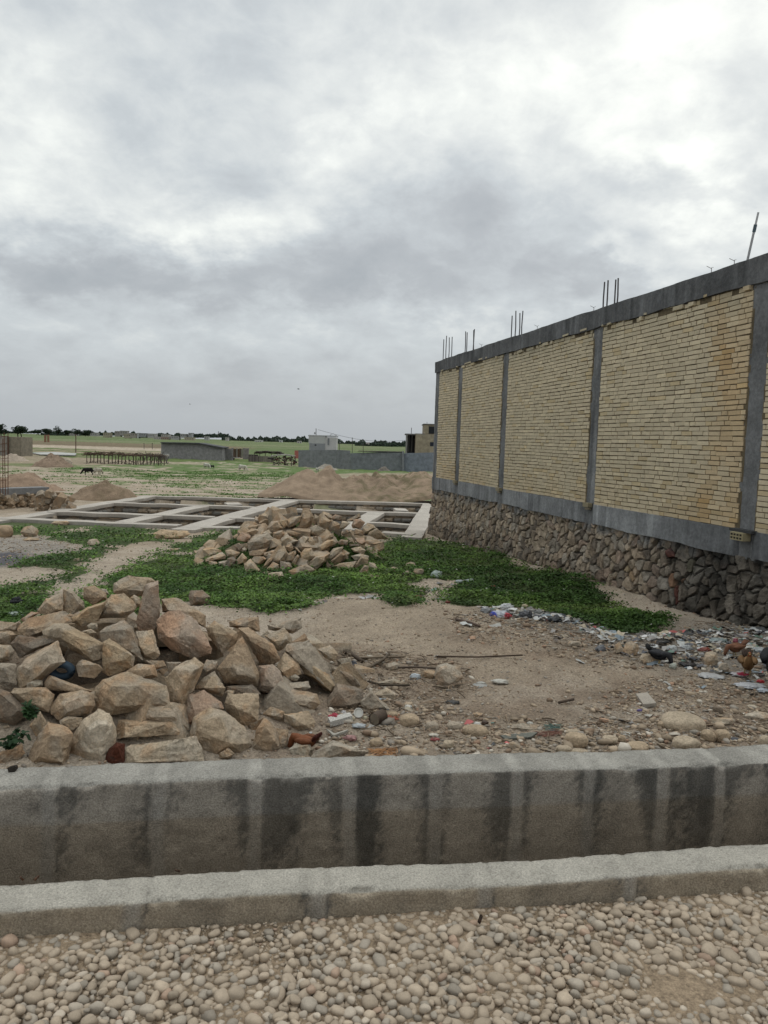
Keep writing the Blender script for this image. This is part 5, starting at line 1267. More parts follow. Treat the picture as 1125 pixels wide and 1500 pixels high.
# ------------------------------------------------------------------ trees, far wood, village
def tree(px0, px1, py0, py1, pyb, t, label, seed, name='tree', dark=1.0, trunk=2):
    g = np.random.default_rng(seed); cx_ = (px0+px1)/2; b0 = at(cx_, pyb, t); m = t/F
    e = thing(name, b0, label, 'tree', None)
    w = (px1-px0)*m/2; h = (py1-py0)*m/2; cz = at(cx_, (py0+py1)/2, t)[2]
    mb = MB()
    for k in range(trunk):
        x0 = b0+np.array([(k-(trunk-1)/2)*w*.45, 0, -.2]); tp = np.array([x0[0]+g.uniform(-.3, .3)*w, b0[1]+g.uniform(-.3, .3)*w, cz+.2*h]); mb.tube([x0, (x0+tp)/2+np.array([g.uniform(-.1, .1)*w, 0, 0]), tp], [w*.07, w*.055, w*.02], 6, (.09, .07, .055))
        for q in range(4):
            u_ = g.uniform(.45, .8); s_ = x0+(tp-x0)*u_; mb.tube([s_, s_+np.array([g.uniform(-.6, .6)*w, g.uniform(-.5, .5)*w, g.uniform(.2, .6)*h])], [w*.03, w*.01], 4, (.09, .07, .055))
    mb.build('trunk', M_bark, e)
    n = 1500; nc = 16; cl = g.normal(size=(nc, 3)); cl /= np.linalg.norm(cl, axis=1)[:, None]; cl *= g.uniform(.35, .8, (nc, 1)); cr = g.uniform(.28, .48, nc)
    ci = g.integers(nc, size=n); d = g.normal(size=(n, 3)); d /= np.linalg.norm(d, axis=1)[:, None]
    P_ = (cl[ci]+d*(cr[ci]*g.uniform(.6, 1.05, n)**.5)[:, None])*np.array([w, w*.9, h])+np.array([b0[0], b0[1], cz])
    s_ = w*.055*g.uniform(.6, 1.5, n)
    V0 = np.array([[-1, 0, -.6], [1, 0, -.5], [.8, 0, .7], [-.7, 0, .6]])
    V = np.einsum('nij,nkj->nki', rots(n, 3, g), V0[None]*s_[:, None, None])+P_[:, None, :]
    cc = np.array([.040, .058, .034])*dark*(.6+.9*g.random(nc))[ci][:, None]*g.uniform(.7, 1.3, (n, 1))
    mk('crown', V.reshape(-1, 3)-b0, np.arange(4*n).reshape(n, 4), M_tree, np.repeat(cc, 4, axis=0), False, e)
tree(-14, 12, 619, 638, 639, 380, 'dark round tree at the left edge of the horizon', 1)
tree(17, 41, 622, 637, 640, 390, 'dark bushy tree with two trunks near the left end of the horizon', 2)
tree(78, 91, 624.5, 636, 637, 520, 'upright dark tree left of the middle of the left tree row', 3, trunk=1)
tree(60, 78, 627.5, 636, 637, 540, 'wide low dark tree just left of the upright dark tree', 4)
tree(48, 63, 629.5, 636, 637, 560, 'low dark tree at the left of the small tree row', 5)
tree(92, 106, 629.5, 636.5, 637.5, 560, 'low tree right of the upright dark tree', 6)
tree(104, 120, 628, 637, 638, 520, 'dense dark tree in the right part of the small tree row', 7)
tree(118, 136, 630, 637.5, 638.5, 540, 'last low dark tree at the right end of the small tree row', 8)
def wood(name, segs, t, seed, label, dark=1.0, hz=1.0):
    g = np.random.default_rng(seed); Ps = []; Ss = []; Cs = []
    for (x0, x1, yt, yb) in segs:
        n = int((x1-x0)*90)
        X0 = g.uniform(x0, x1, n); lump = vn(P3(X0*.22+seed, X0*0+3), 17)*.7+vn(P3(X0*.8, X0*0+seed+7), 17)*.3; Y0 = g.uniform(yb-(yb-yt)*(.35+.9*lump), yb); T0 = t*g.uniform(.97, 1.05, n)
        Ps.append(O+(_f+((X0-562.5)/F)[:, None]*_r+((750-Y0)/F)[:, None]*_u)*T0[:, None]); Ss.append(g.uniform(.4, 1.1, n)*t/F*.75); Cs.append(np.array([.045, .062, .045])*dark*(.5+vn(P3(X0*.5, Y0*.7+9), 17))[:, None])
    Ps = np.concatenate(Ps); Ss = np.concatenate(Ss); Cs = np.concatenate(Cs)
    n = len(Ps); V0, F0 = ico(1)
    V0 = np.array([[-1, 0, -.6], [1, 0, -.5], [.8, 0, .7], [-.7, 0, .6]]); V = np.einsum('nij,nkj->nki', rots(n, 3, g), V0[None]*Ss[:, None, None])+Ps[:, None, :]
    o = mk(name, V.reshape(-1, 3), np.arange(4*n).reshape(n, 4), M_tree, np.repeat(np.array(Cs), 4, axis=0)); return tag(o, label, 'wood', kind='stuff')
wood('far_wood', [(-200, 60, 630, 634.5), (60, 200, 632, 638), (190, 335, 634.5, 641)], 1300, 3, 'distant tree belt along the left horizon', 1.3)
wood('far_wood', [(325, 453, 639.2, 647.5), (490, 600, 644, 653), (600, 760, 645, 656)], 1500, 5, 'distant tree belt along the horizon behind the pale hut', 1.3)
wood('far_wood', [(760, 1400, 650, 672)], 1500, 8, 'distant tree belt hidden behind the brick wall', 1.3)
wood('orchard', [(520, 560, 648, 653.5), (560, 600, 647.5, 654)], 900, 6, 'scattered orchard trees beyond the yard wall', 1.3)
vil = [(151, 161, 634, 640, (.42, .38, .28)), (168, 176, 632, 638.5, (.36, .33, .30)), (176, 186, 631.5, 637, (.38, .36, .33)), (181, 190, 636, 641, (.45, .40, .30)), (190, 200, 635, 640.5, (.40, .36, .31)), (201, 203, 634.5, 641, (.6, .6, .6)),
       (203, 214, 635, 639, (.36, .36, .36)), (216, 228, 635.6, 640.5, (.48, .46, .44)), (225, 236, 640, 643.6, (.55, .50, .47)), (236, 248, 636.6, 641.5, (.48, .45, .42)), (234, 247, 640.5, 643.6, (.42, .30, .25)), (251, 262, 639, 644, (.46, .45, .44)),
       (264, 273, 636, 640.4, (.40, .39, .38)), (270, 284, 641, 645, (.50, .44, .33)), (276, 281, 634.6, 641, (.38, .38, .38)), (299, 305, 639.6, 644, (.46, .45, .44)), (373, 384, 644.8, 646.6, (.62, .62, .58)), (409, 413, 645, 647, (.60, .60, .60)),
       (330, 334, 641, 645, (.5, .48, .44)), (536, 541, 648.6, 651, (.55, .48, .46)), (553, 560, 650, 653.5, (.60, .57, .52)), (580, 592, 651, 655.5, (.52, .50, .48)), (100, 112, 634, 637, (.40, .38, .36)), (132, 142, 634, 638, (.42, .41, .38)), (435, 441, 646.2, 648.2, (.55, .53, .5))]
for k, (x0, x1, y0, y1, c_) in enumerate(vil):
    t_ = 1000 if y1 < 645.5 and x0 < 320 else 1150
    e = thing('village_house', at((x0+x1)/2, y1, t_), ['tiny', 'small', 'low'][k % 3]+' %s village house on the horizon, %s of %d seen from left to right' % ('pale' if c_[0] > .43 else 'grey' if abs(c_[0]-c_[2]) < .05 else 'buff', '#', len(vil)), 'house', 'houses of the far village')
    e['_x'] = x0
    mb = MB(); bx(mb, x0, x1, y0, y1+1, t_, 9, c_); mb.build('wall', M_plain, e)
    mb = MB(); bx(mb, x0-.3, x1+.3, y0-.5, y0+.1, t_, 9.5, tuple(np.array(c_)*.7), -.3); mb.build('roof', M_plain, e)
    mb = MB()
    for q in np.arange(x0+1.5, x1-1, 3.2): bx(mb, q, q+1.0, y0+1.2, y0+2.4, t_, .2, (.08, .08, .09), -.3)
    if mb.n: mb.build('window', M_glass, e)
vs = sorted([o for o in C.objects if o.get('_x') is not None], key=lambda o: o['_x'])
def ordn(n): return '%d%s' % (n, {1: 'st', 2: 'nd', 3: 'rd'}.get(n if n < 20 else n % 10, 'th'))
for i, o in enumerate(vs): o['label'] = o['label'].replace('#', ordn(i+1)); del o['_x']
# ------------------------------------------------------------------ clover, grass, rubble chips, twigs
def tz(x, y): return terrain(x, y, False, True)
def clover():
    g = np.random.default_rng(21)
    # candidate points in the fan, density kept even on screen
    N = 2300000
    v = 1/np.sqrt(g.uniform(1/19.5**2, 1/3.5**2, N)); s_ = g.uniform(-.85, .55, N)
    x, y = xy(s_*(v+.8), v); y_ = y
    sp_ = np.interp(y, [3.5, 20], [.05, .16]); k = gmask(x+g.normal(0, 1, N)*sp_, y+g.normal(0, 1, N)*sp_*1.3); x, y = x[k], y[k]
    # patchy density
    den = sst(fbm(P3(x*2.2, y*2.2), 63, 4, .6), .26, .42); k = g.random(len(x)) < .25+.75*den; x, y = x[k], y[k]
    n = min(len(x), 260000); sel = g.permutation(len(x))[:n]; x, y = x[sel], y[sel]; z = tz(x, y)
    print('clover leaves', n)
    lump = fbm(P3(x*3.5, y*3.5), 67, 4, .6); h = .015+.10*sst(lump, .3, .75)*g.random(n)**.6
    r = np.interp(y, [3.5, 8, 14, 20], [.010, .013, .020, .027])*g.uniform(.6, 1.35, n)
    V0 = np.array([[-1, -.2, 0], [.1, -.9, .15], [1, .1, 0], [0, 1, .2]])
    V = np.einsum('nij,nkj->nki', rots(n, .95, g), V0[None]*r[:, None, None])+np.stack([x, y, z+h], 1)[:, None, :]
    tone = fbm(P3(x*1.1, y*1.1), 83, 4, .6)
    c0, c1, c2 = np.array([.105, .205, .036]), np.array([.175, .28, .055]), np.array([.06, .125, .026])
    cc = mixc(np.tile(c0, (n, 1)), c1, sst(tone, .48, .64)*.8); cc = mixc(cc, c2, sst(tone, .46, .34)*.7)
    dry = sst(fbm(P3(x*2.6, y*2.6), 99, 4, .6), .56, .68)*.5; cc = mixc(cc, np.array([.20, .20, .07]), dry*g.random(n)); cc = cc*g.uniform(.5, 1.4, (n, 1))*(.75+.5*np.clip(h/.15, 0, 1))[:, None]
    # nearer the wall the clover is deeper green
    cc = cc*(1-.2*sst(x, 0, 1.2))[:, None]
    fl_ = g.random(n) < .004; cc[fl_] = (.55, .55, .45)
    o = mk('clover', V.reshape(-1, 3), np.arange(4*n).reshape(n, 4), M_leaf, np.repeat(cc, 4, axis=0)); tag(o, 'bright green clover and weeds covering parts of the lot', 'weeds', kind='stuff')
clover()
def farweeds():
    g = np.random.default_rng(22); N = 130000
    v = 1/g.uniform(1/85., 1/27., N); s_ = g.uniform(-.62, .12, N); x, y = xy(s_*(v+.8), v)
    f_ = soft(x, y, FIELD, .8) > .5
    sp = fbm(P3(x*.55, y*1.3), 61, 5, .6); bare = sst(fbm(P3(x*.35, y*.6), 71, 5, .6), .50, .60)*sst(x, 0, -14)
    k = (f_ & (g.random(N) > bare)) | ((sp > .56) & (y > 29) & (y < 66) & ~f_ & (g.random(N) < .4)); x, y = x[k], y[k]
    n = len(x); z = terrain(x, y, False, False); r = np.interp(y, [27, 85], [.03, .06])*g.uniform(.6, 1.4, n)
    V0 = np.array([[-1, 0, 0], [1, 0, 0], [.5, .1, 1], [-.5, .1, 1]]); V = np.einsum('nij,nkj->nki', rots(n, .3, g), V0[None]*r[:, None, None])+np.stack([x, y, z-.01], 1)[:, None, :]
    cc = np.array([.11, .21, .045])*g.uniform(.8, 1.2, (n, 1)); print('far weeds', n)
    o = mk('grass', V.reshape(-1, 3), np.arange(4*n).reshape(n, 4), M_leaf, np.repeat(cc, 4, axis=0)); tag(o, 'short green grass of the field beyond the foundation', 'grass', kind='stuff')
farweeds()
LIT = [wpoly(p) for p in ([(430, 1128), (450, 1060), (530, 1035), (640, 1030), (720, 1050), (860, 1062), (960, 1050), (1140, 1060), (1200, 1110), (700, 1112)],
                          [(820, 1085), (860, 1040), (920, 1000), (1010, 985), (1140, 1010), (1200, 1090), (900, 1100)],
                          [(480, 950), (560, 955), (640, 960), (690, 985), (700, 1010), (640, 1045), (540, 1050), (480, 1040)],
                          [(650, 900), (760, 905), (900, 945), (980, 985), (900, 985), (790, 960), (680, 940)],
                          [(640, 850), (700, 850), (660, 885), (600, 880), (440, 895), (400, 905), (440, 880), (600, 866)],
                          [(700, 884), (850, 902), (960, 938), (1000, 918), (1200, 905), (1250, 1015), (1125, 1005), (1030, 982), (880, 952), (760, 915)],
                          [(-60, 790), (60, 786), (120, 800), (110, 815), (60, 828), (-60, 835)])]
TRZ = wpoly([(700, 890), (780, 895), (850, 906), (890, 925), (960, 930), (1010, 925), (1200, 915), (1250, 1010), (1125, 1004), (1040, 984), (960, 975), (880, 950), (840, 915), (760, 908)])
def scat_pts(n, polys, g, vmin=3.46, w=None):
    out = []
    for p in polys:
        p = np.array(p); a = abs(sum(p[i-1][0]*p[i][1]-p[i][0]*p[i-1][1] for i in range(len(p))))/2; 
        k = int(n*a); lo, hi = p.min(0), p.max(0); k2 = int(k*((hi-lo).prod())/max(a, 1e-6)); q = g.uniform(lo, hi, (k2, 2)); out.append(q[inpoly(q[:, 0], q[:, 1], [tuple(z) for z in p])])
    q = np.concatenate(out); return q[uv(q[:, 0], q[:, 1])[1] > vmin]
def chips():
    g = np.random.default_rng(31)
    q = np.concatenate([scat_pts(1100, LIT[:2], g), scat_pts(600, LIT[2:4], g), scat_pts(90, [LIT[4], LIT[6]], g), scat_pts(350, LIT[5:6], g)])
    # thin scatter everywhere on the bare lot
    N = 30000; v = 3.46*np.exp(g.uniform(0, 1.6, N)); s_ = g.uniform(-.7, .6, N); x, y = xy(s_*(v+.8), v); k = ~gmask(x, y); n0_ = len(q); q = np.concatenate([q, np.stack([x[k], y[k]], 1)])
    nb_ = len(q); q = np.concatenate([q]); n = len(q); print('chips', n); x, y = q.T; z = tz(x, y)
    nearw = sst(uv(x, y)[1], 4.3, 3.5); r = np.clip(g.lognormal(math.log(.0062), .5, n), .003, .03)*(1+.7*nearw*g.random(n))*np.interp(y, [4, 14], [1, 1.5])*np.where(np.arange(n) >= n0_, .62, 1)
    V0, F0 = ico(1); V0 = np.sign(V0)*np.abs(V0)**.75
    scl = r[:, None]*np.stack([g.uniform(.9, 1.5, n), g.uniform(.7, 1, n), g.uniform(.45, .8, n)], 1)
    w = g.random(n)[:, None]; cc = np.where(w < .5, np.array([.40, .31, .22]), np.where(w < .68, np.array([.33, .285, .235]), np.where(w < .86, np.array([.27, .19, .13]), np.where(w < .95, np.array([.52, .46, .38]), np.array([.38, .24, .16])))))*g.uniform(.7, 1.2, (n, 1))
    B = np.tile(V0[None], (n, 1, 1))*(1+.2*(g.random((n, len(V0), 1))-.5)*2)
    V = np.einsum('nij,nkj->nki', rots(n, .6, g), B*scl[:, None, :])+np.stack([x, y, z+r*.2], 1)[:, None, :]
    o = mk('rubble_chips', V.reshape(-1, 3), (F0[None]+(np.arange(n)*len(V0))[:, None, None]).reshape(-1, 3), M_gravel, np.repeat(cc, len(V0), axis=0), True); tag(o, 'pebbles and stone chips strewn over the dirt of the lot', 'rubble', kind='stuff')
    # twigs and stalks
    q = np.concatenate([scat_pts(120, LIT[:2], g), scat_pts(330, [LIT[2]], g), scat_pts(130, [LIT[3]], g), scat_pts(110, [LIT[5]], g)]); n = len(q)
    mb = MB(); zz = tz(q[:, 0], q[:, 1])
    for i in range(n):
        L = g.uniform(.02, .085)*(2.5 if g.random() < .05 else 1); a = g.uniform(0, 6.28); d = np.array([math.cos(a), math.sin(a), g.uniform(-.05, .25)])*L/2; p = np.array([q[i, 0], q[i, 1], zz[i]+.006+g.uniform(0, .012)]); bend = np.array([g.uniform(-1, 1), g.uniform(-1, 1), .3])*L*.1
        mb.tube([p-d, p+bend, p+d], [.0022*g.uniform(.6, 1.8)]*3, 3, tuple(np.array([.24, .175, .12])*g.uniform(.35, 1.5)), False)
    o = mb.build('dry_stalks', M_twig); tag(o, 'dry twigs and stalks scattered on the dirt', 'twigs', kind='stuff'); print('twigs', n)
    # scraps of litter too small and many to count
    q = np.concatenate([scat_pts(22, LIT[:1], g), scat_pts(8, LIT[1:4], g), scat_pts(22, [LIT[4]], g), scat_pts(200, [TRZ], g)]); n = len(q); zz = tz(q[:, 0], q[:, 1]); mb = MB(); 
    pal = [(.60, .59, .56), (.50, .50, .48), (.42, .40, .36), (.10, .10, .11), (.28, .33, .36), (.52, .13, .12), (.16, .24, .19), (.45, .38, .28), (.30, .28, .26), (.62, .60, .58), (.12, .10, .09), (.07, .07, .07)]
    for i in range(n):
        s = g.uniform(.010, .05)*np.interp(q[i, 1], [4, 8], [.6, 1.3]); R_ = rots(1, .5, g)[0]; c0 = np.array([q[i, 0], q[i, 1], zz[i]+s*.3])
        nx = 4; V = []
        for a in range(nx):
            for e in range(3): V.append(c0+R_@np.array([(a/(nx-1)-.5)*2*s*g.uniform(.8, 1.1), (e/2-.5)*1.3*s*g.uniform(.8, 1.1), g.uniform(-.22, .22)*s]))
        mb.add(V, [(a*3+e, a*3+e+3, a*3+e+4, a*3+e+1) for a in range(nx-1) for e in range(2)], tuple(np.array(pal[g.choice(12, p=[.05, .07, .13, .11, .07, .015, .04, .13, .16, .035, .11, .08])])*g.uniform(.7, 1.15)))
    o = mb.build('litter_scraps', M_trash); tag(o, 'small scraps of plastic, paper and rags strewn over the dump by the stone base', 'litter', kind='stuff'); print('scraps', n)
chips()

# ------------------------------------------------------------------ countable litter
def crumple(name, cx, cy, w, h, colr, label, cat, seed, m_=M_plastic, flat=.5, amp=.5, patch=None):
    g = np.random.default_rng(seed); P_, t = gp(cx, cy+h*.45); m = t/F; V0, F0 = ico(4); o3 = g.random(3)*40
    d = 1+amp*(np.abs(fbm(V0*1.7+o3, 3, 5, .6)-.5)*3-.45)+.22*(np.abs(fbm(V0*5+o3, 9, 3)-.5)*3-.4)
    V = V0*d[:, None]*np.array([w*m/2, max(w, h)*m/2*.7, h*m/2*flat*2]); V[:, 2] = np.maximum(V[:, 2], -h*m*.4)+h*m*.32
    cc = np.tile(np.array(colr, float), (len(V), 1))*(.8+.4*fbm(V0*4+o3, 4, 3))[:, None]
    if patch:
        for (ax_, th, pc) in patch: cc[(V0@np.array(ax_)) > th] = pc
    o = mk(name, V, F0, m_, cc, True); o.location = P_; return tag(o, label, cat)
crumple('plastic_bag', 639, 840, 19, 14, (.50, .58, .52), 'crumpled green-white bag on the clover in the middle of the lot', 'bag', 1)
crumple('plastic_bag', 742, 888, 22, 12, (.70, .70, .70), 'white bag on the rubbish at the clover edge, above the blue and red bag', 'bag', 2)
crumple('plastic_bag', 733, 899, 32, 14, (.62, .63, .68), 'white carrier bag with blue and red patches at the clover edge', 'bag', 3, patch=[((-1, -.2, 0), .62, (.04, .06, .42)), ((.9, -.4, 0), .60, (.55, .08, .10))])
crumple('plastic_bag', 712, 893, 18, 11, (.34, .34, .34), 'grey bag left of the white carrier bag with blue and red patches', 'bag', 4)
crumple('plastic_bag', 770, 899, 22, 14, (.12, .12, .13), 'dark bag right of the white carrier bag, with a pale upright scrap', 'bag', 5)
crumple('plastic_bag', 790, 897, 18, 11, (.22, .22, .21), 'dark grey bag at the clover edge, second bag right of the carrier bag', 'bag', 6)
crumple('plastic_bag', 812, 906, 24, 10, (.07, .075, .08), 'black bag at the right end of the rubbish row along the clover', 'bag', 7)
crumple('cloth_scrap', 765, 893, 6, 14, (.62, .58, .52), 'small pale upright scrap between the two dark bags', 'scrap', 8)
crumple('cardboard_scrap', 769, 887, 11, 6, (.50, .42, .28), 'yellowish cardboard scrap above the dark bag at the clover edge', 'scrap', 9, m_=M_trash)
crumple('cloth', 690, 851, 22, 9, (.42, .46, .45), 'pale grey-green cloth lying between the two clover patches', 'cloth', 10)
crumple('paper_scrap', 673, 851, 14, 6, (.50, .54, .56), 'bluish white paper left of the grey-green cloth', 'paper', 11)
crumple('red_wrapper', 722, 859, 9, 6, (.48, .07, .05), 'red wrapper in the clover right of the grey-green cloth', 'wrapper', 12)
crumple('cardboard_scrap', 743, 870, 8, 8, (.46, .33, .22), 'beige cardboard bit standing in the clover above the carrier bag', 'scrap', 13, m_=M_trash)
crumple('red_wrapper', 656, 881, 8, 5, (.34, .10, .08), 'dull red scrap on the dirt at the clover tip', 'wrapper', 14)
crumple('cloth', 732, 997, 26, 8, (.66, .62, .54), 'white rag on the bare dirt right of the pyramid-shaped rock', 'rag', 15, flat=.4)
crumple('cloth', 705, 1000, 15, 6, (.55, .52, .46), 'small whitish rag left of the white rag on the bare dirt', 'rag', 16, flat=.4)
crumple('plastic_bottle', 608, 990, 18, 11, (.60, .64, .66), 'crushed clear plastic bottle among the twigs right of the heap', 'bottle', 17, flat=.45)
crumple('paper_scrap', 598, 1035, 13, 8, (.72, .68, .60), 'white lump of paper on the pebbles behind the rusty can', 'paper', 18)
crumple('paper_scrap', 699, 1060, 12, 8, (.72, .69, .63), 'white paper scrap right of the pale oval pebble on the verge', 'paper', 19)
crumple('rag', 710, 1058, 11, 8, (.10, .06, .04), 'dark brown rag behind the white paper scrap on the verge', 'rag', 20)
crumple('paper_scrap', 776, 1059, 11, 6, (.66, .63, .56), 'small white scrap on the dirt behind the green string', 'paper', 21)
crumple('rag', 663, 1028, 24, 6, (.05, .045, .04), 'black rag lying on the dirt in front of the pyramid-shaped rock', 'rag', 22, flat=.4)
crumple('red_wrapper', 637, 1082, 15, 6, (.36, .09, .08), 'dark red wrapper under a pale stone on the verge', 'wrapper', 23, flat=.4)
crumple('paper_scrap', 635, 1076, 17, 5, (.62, .56, .46), 'pale curved scrap above the dark red wrapper', 'scrap', 24, flat=.4)
crumple('red_cloth', 489, 1050, 17, 15, (.50, .05, .08), 'crimson cloth scrap at the foot of the heap behind the board', 'cloth', 25)
crumple('paper_scrap', 503, 1043, 9, 8, (.66, .62, .60), 'white crumpled scrap right of the crimson cloth', 'paper', 26)
crumple('pink_net', 514, 1080, 20, 10, (.50, .27, .25), 'pink netting lump in front of the piece of board', 'net', 27, amp=.8)
crumple('shell', 517, 1052, 7, 7, (.62, .54, .38), 'small cream onion below the round white lid, left one', 'onion', 28, amp=.1)
crumple('shell', 535, 1051, 8, 7, (.60, .54, .38), 'small cream onion below the round white lid, right one', 'onion', 29, amp=.1)
crumple('plastic_piece', 526, 1062, 24, 7, (.50, .52, .52), 'grey-white plastic piece right of the piece of board', 'plastic piece', 30, flat=.4)
crumple('paper_scrap', 951, 1048, 16, 5, (.62, .58, .50), 'white scrap left of the large oval boulder on the verge', 'paper', 31, flat=.4)
crumple('paper_scrap', 917, 1074, 18, 6, (.58, .55, .48), 'torn whitish scrap above the oval pebble on the right verge', 'paper', 32, flat=.4)
crumple('rag', 1083, 986, 30, 9, (.66, .62, .62), 'white cloth with a red patch in the rubbish left of the rooster', 'cloth', 33, flat=.4, patch=[((.2, -.6, .6), .62, (.45, .04, .08))])
crumple('rag', 1040, 989, 44, 5, (.56, .55, .54), 'long white strip of cloth left of the cloth with a red patch', 'cloth', 34, flat=.35)
crumple('rag', 1098, 1003, 46, 8, (.58, .58, .60), 'white rag lying in front of the brown hen\'s feet', 'rag', 35, flat=.35)
crumple('rag', 1118, 1010, 20, 8, (.60, .64, .68), 'bluish white rag at the right edge below the rooster', 'rag', 36, flat=.4)
crumple('red_cloth', 1114, 997, 12, 6, (.55, .04, .05), 'small red cloth at the rooster\'s feet', 'cloth', 37, flat=.4)
crumple('plastic_bag', 1053, 937, 30, 10, (.32, .37, .36), 'flattened grey-green bag at the back of the dump below the stone base', 'bag', 38, flat=.4)
crumple('plastic_bag', 985, 949, 16, 12, (.55, .56, .55), 'white bag behind the black hen', 'bag', 39)
crumple('plastic_bag', 1005, 948, 18, 9, (.46, .47, .47), 'pale grey bag right of the white bag behind the black hen', 'bag', 40)
crumple('plastic_bag', 1095, 944, 12, 8, (.62, .62, .61), 'small white bag at the back of the dump near the right edge', 'bag', 41)
crumple('plastic_bag', 1111, 951, 22, 10, (.50, .52, .52), 'pale lump of plastic just left of the rooster\'s head', 'bag', 42)
crumple('red_wrapper', 1077, 938, 8, 9, (.36, .09, .12), 'dull pink wrapper at the back of the dump', 'wrapper', 43)
crumple('rag', 1032, 951, 20, 9, (.24, .06, .04), 'brownish red rag in the middle of the dump', 'rag', 44)
crumple('rag', 968, 938, 36, 6, (.035, .035, .035), 'black sheet of plastic behind the black hen at the clover edge', 'plastic sheet', 45, flat=.4)
crumple('rag', 1010, 972, 34, 7, (.035, .03, .03), 'black rag in front of the upright tan stone in the dump', 'rag', 46, flat=.4)
crumple('plastic_bag', 986, 974, 12, 10, (.55, .56, .48), 'pale lump at the black hen\'s beak', 'bag', 47)
crumple('rag', 880, 949, 16, 12, (.20, .20, .21), 'grey bag left of the striped brown block at the dump edge', 'bag', 48)
crumple('plastic_bag', 24, 880, 19, 17, (.022, .022, .025), 'black plastic bag on the clover at the left behind the heap', 'bag', 49, m_=M_trash)
crumple('plastic_bag', 22, 899, 28, 9, (.34, .40, .34), 'pale greenish bag on the clover below the black bag', 'bag', 50)
crumple('clod', 10, 1145, 11, 7, (.10, .085, .07), 'dark clod lying on the channel wall top at the left edge', 'clod', 51, m_=M_rock) if False else None
crumple('paper_scrap', 1076, 984, 10, 3, (.55, .06, .10), 'red printed patch of paper on the white cloth in the dump', 'paper', 52) if False else None
crumple('purple_scrap', 937, 1040, 9, 5, (.14, .10, .30), 'small violet scrap under the broken pale tile', 'scrap', 53, flat=.4)
crumple('plastic_bag', 702, 1004, 30, 5, (.42, .41, .38), 'torn grey strip on the dirt left of the white rag', 'strip', 54, flat=.4)
# clod on the wall, leaf on the kerb
u0, v0 = jointU([14], 1146, 3.2)[0], 3.33; X_, Y_ = xy(u0, v0)
o = rock_mesh('clod', blob(0, (.045, .035, .03), g), .04, np.array((.07, .06, .05)), 81, False); o.location = (X_, Y_, .212); tag(o, 'dark clod lying on top of the channel wall at the left edge', 'clod')
for k, (a, c) in enumerate(((42, 1316), (62, 1305), (260, 1302))):
    X_, Y_ = xy(jointU([a], c, 2.72)[0], 2.665)
    o = rock_mesh('dry_leaf', blob(0, (.022, .010, .006), g), .016, np.array((.12, .06, .035)), 85+k, False); o.location = (X_, Y_, .107); tag(o, ['dry brown leaf on the kerb top near the left edge', 'dark speck of leaf on the kerb top behind the brown leaf', 'small dark leaf bit on the kerb top near the second joint'][k], 'leaf')
o = rock_mesh('bark_piece', blob(0, (.012, .010, .030), g), .02, np.array((.05, .03, .02)), 92, False); X_, Y_, _z = at(703, 1363, 2.62); o.location = (X_, Y_, .03); tag(o, 'dark brown piece of bark stuck between the pebbles below the kerb', 'bark')
# round lid, rusty can, pipe coil, red block, sticks, strings
def disc(name, px, py, rpx, colr, label, cat, tilt=1.1, thick=.012, m_=M_plain):
    P_, t = gp(px, py+rpx); r = rpx*t/F; mb = MB(); ax = np.array([0, -math.sin(tilt), math.cos(tilt)]); c0 = P_+np.array([0, 0, r*.95])
    n = 24; a1 = np.array([1, 0, 0]); a2 = np.cross(ax, a1); V = []
    for (rr, zz) in ((.0, thick*.3), (.80, thick*.3), (.86, thick), (1, thick), (1.0, 0), (0, 0)):
        for k in range(n): V.append(c0+(a1*math.cos(k/n*6.2832)+a2*math.sin(k/n*6.2832))*r*rr+ax*zz)
    mb.add(V, [(i*n+k, i*n+(k+1) % n, (i+1)*n+(k+1) % n, (i+1)*n+k) for i in range(5) for k in range(n)], colr); V2 = np.concatenate(mb.V)-P_
    o = mk(name, V2, mb.F, m_, np.concatenate(mb.c), False); o.location = P_; return tag(o, label, cat)
disc('jar_lid', 525, 1044, 7, (.62, .60, .55), 'round white jar lid standing on the litter right of the heap', 'lid')
P_, t = gp(551, 1061); r = 9.0*t/F; e = thing('tin_can', P_, 'rusty dark tin can lying on its side right of the onions', 'can'); mb = MB(); d = np.array([.62, .75, .05]); d /= np.linalg.norm(d); c0 = P_+np.array([0, 0, r])-d*.02
pts = [c0+d*k*.075/8 for k in range(9)]; mb.tube(pts, [r*(1.04 if k in (0, 3, 5, 8) else .97) for k in range(9)], 20, (.11, .08, .06), False); mb.build('can_body', M_rust, e, True)
mb = MB(); mb.tube([c0+d*.004, c0+d*.006], r*.95, 20, (.30, .25, .19)); mb.build('can_lid', M_rust, e)
a_ = hit(89, 984, surf=surf1); ct = at(89, 983, min(a_, 4.55)); mb = MB()
n = 28
for k in range(2): mb.tube([ct+np.array([math.cos(q/n*6.2832)*.052, .02*k, math.sin(q/n*6.2832)*.034]) for q in range(n+1)], .018, 8, (.035, .055, .075), False)
V2 = np.concatenate(mb.V)-ct; o = mk('pipe_coil', V2, mb.F, M_plain, np.concatenate(mb.c), True); o.location = ct; tag(o, 'dark blue plastic pipe ring tucked under the slabs on the left of the heap', 'pipe')
def stick(pts, rad, colr, label, name='stick', cat='stick', lift=.012):
    q = [gp(a, c)[0]+np.array([0, 0, lift+rad]) for a, c in pts]; mb = MB(); mb.tube(q, [rad]*len(q), 6, colr); V = np.concatenate(mb.V)-q[0]; o = mk(name, V, mb.F, M_twig, np.concatenate(mb.c), True); o.location = q[0]; return tag(o, label, cat)
stick([(500, 957), (525, 968), (548, 967), (592, 966)], .008, (.22, .17, .12), 'long thin pale stick lying right of the heap top of the twig patch')
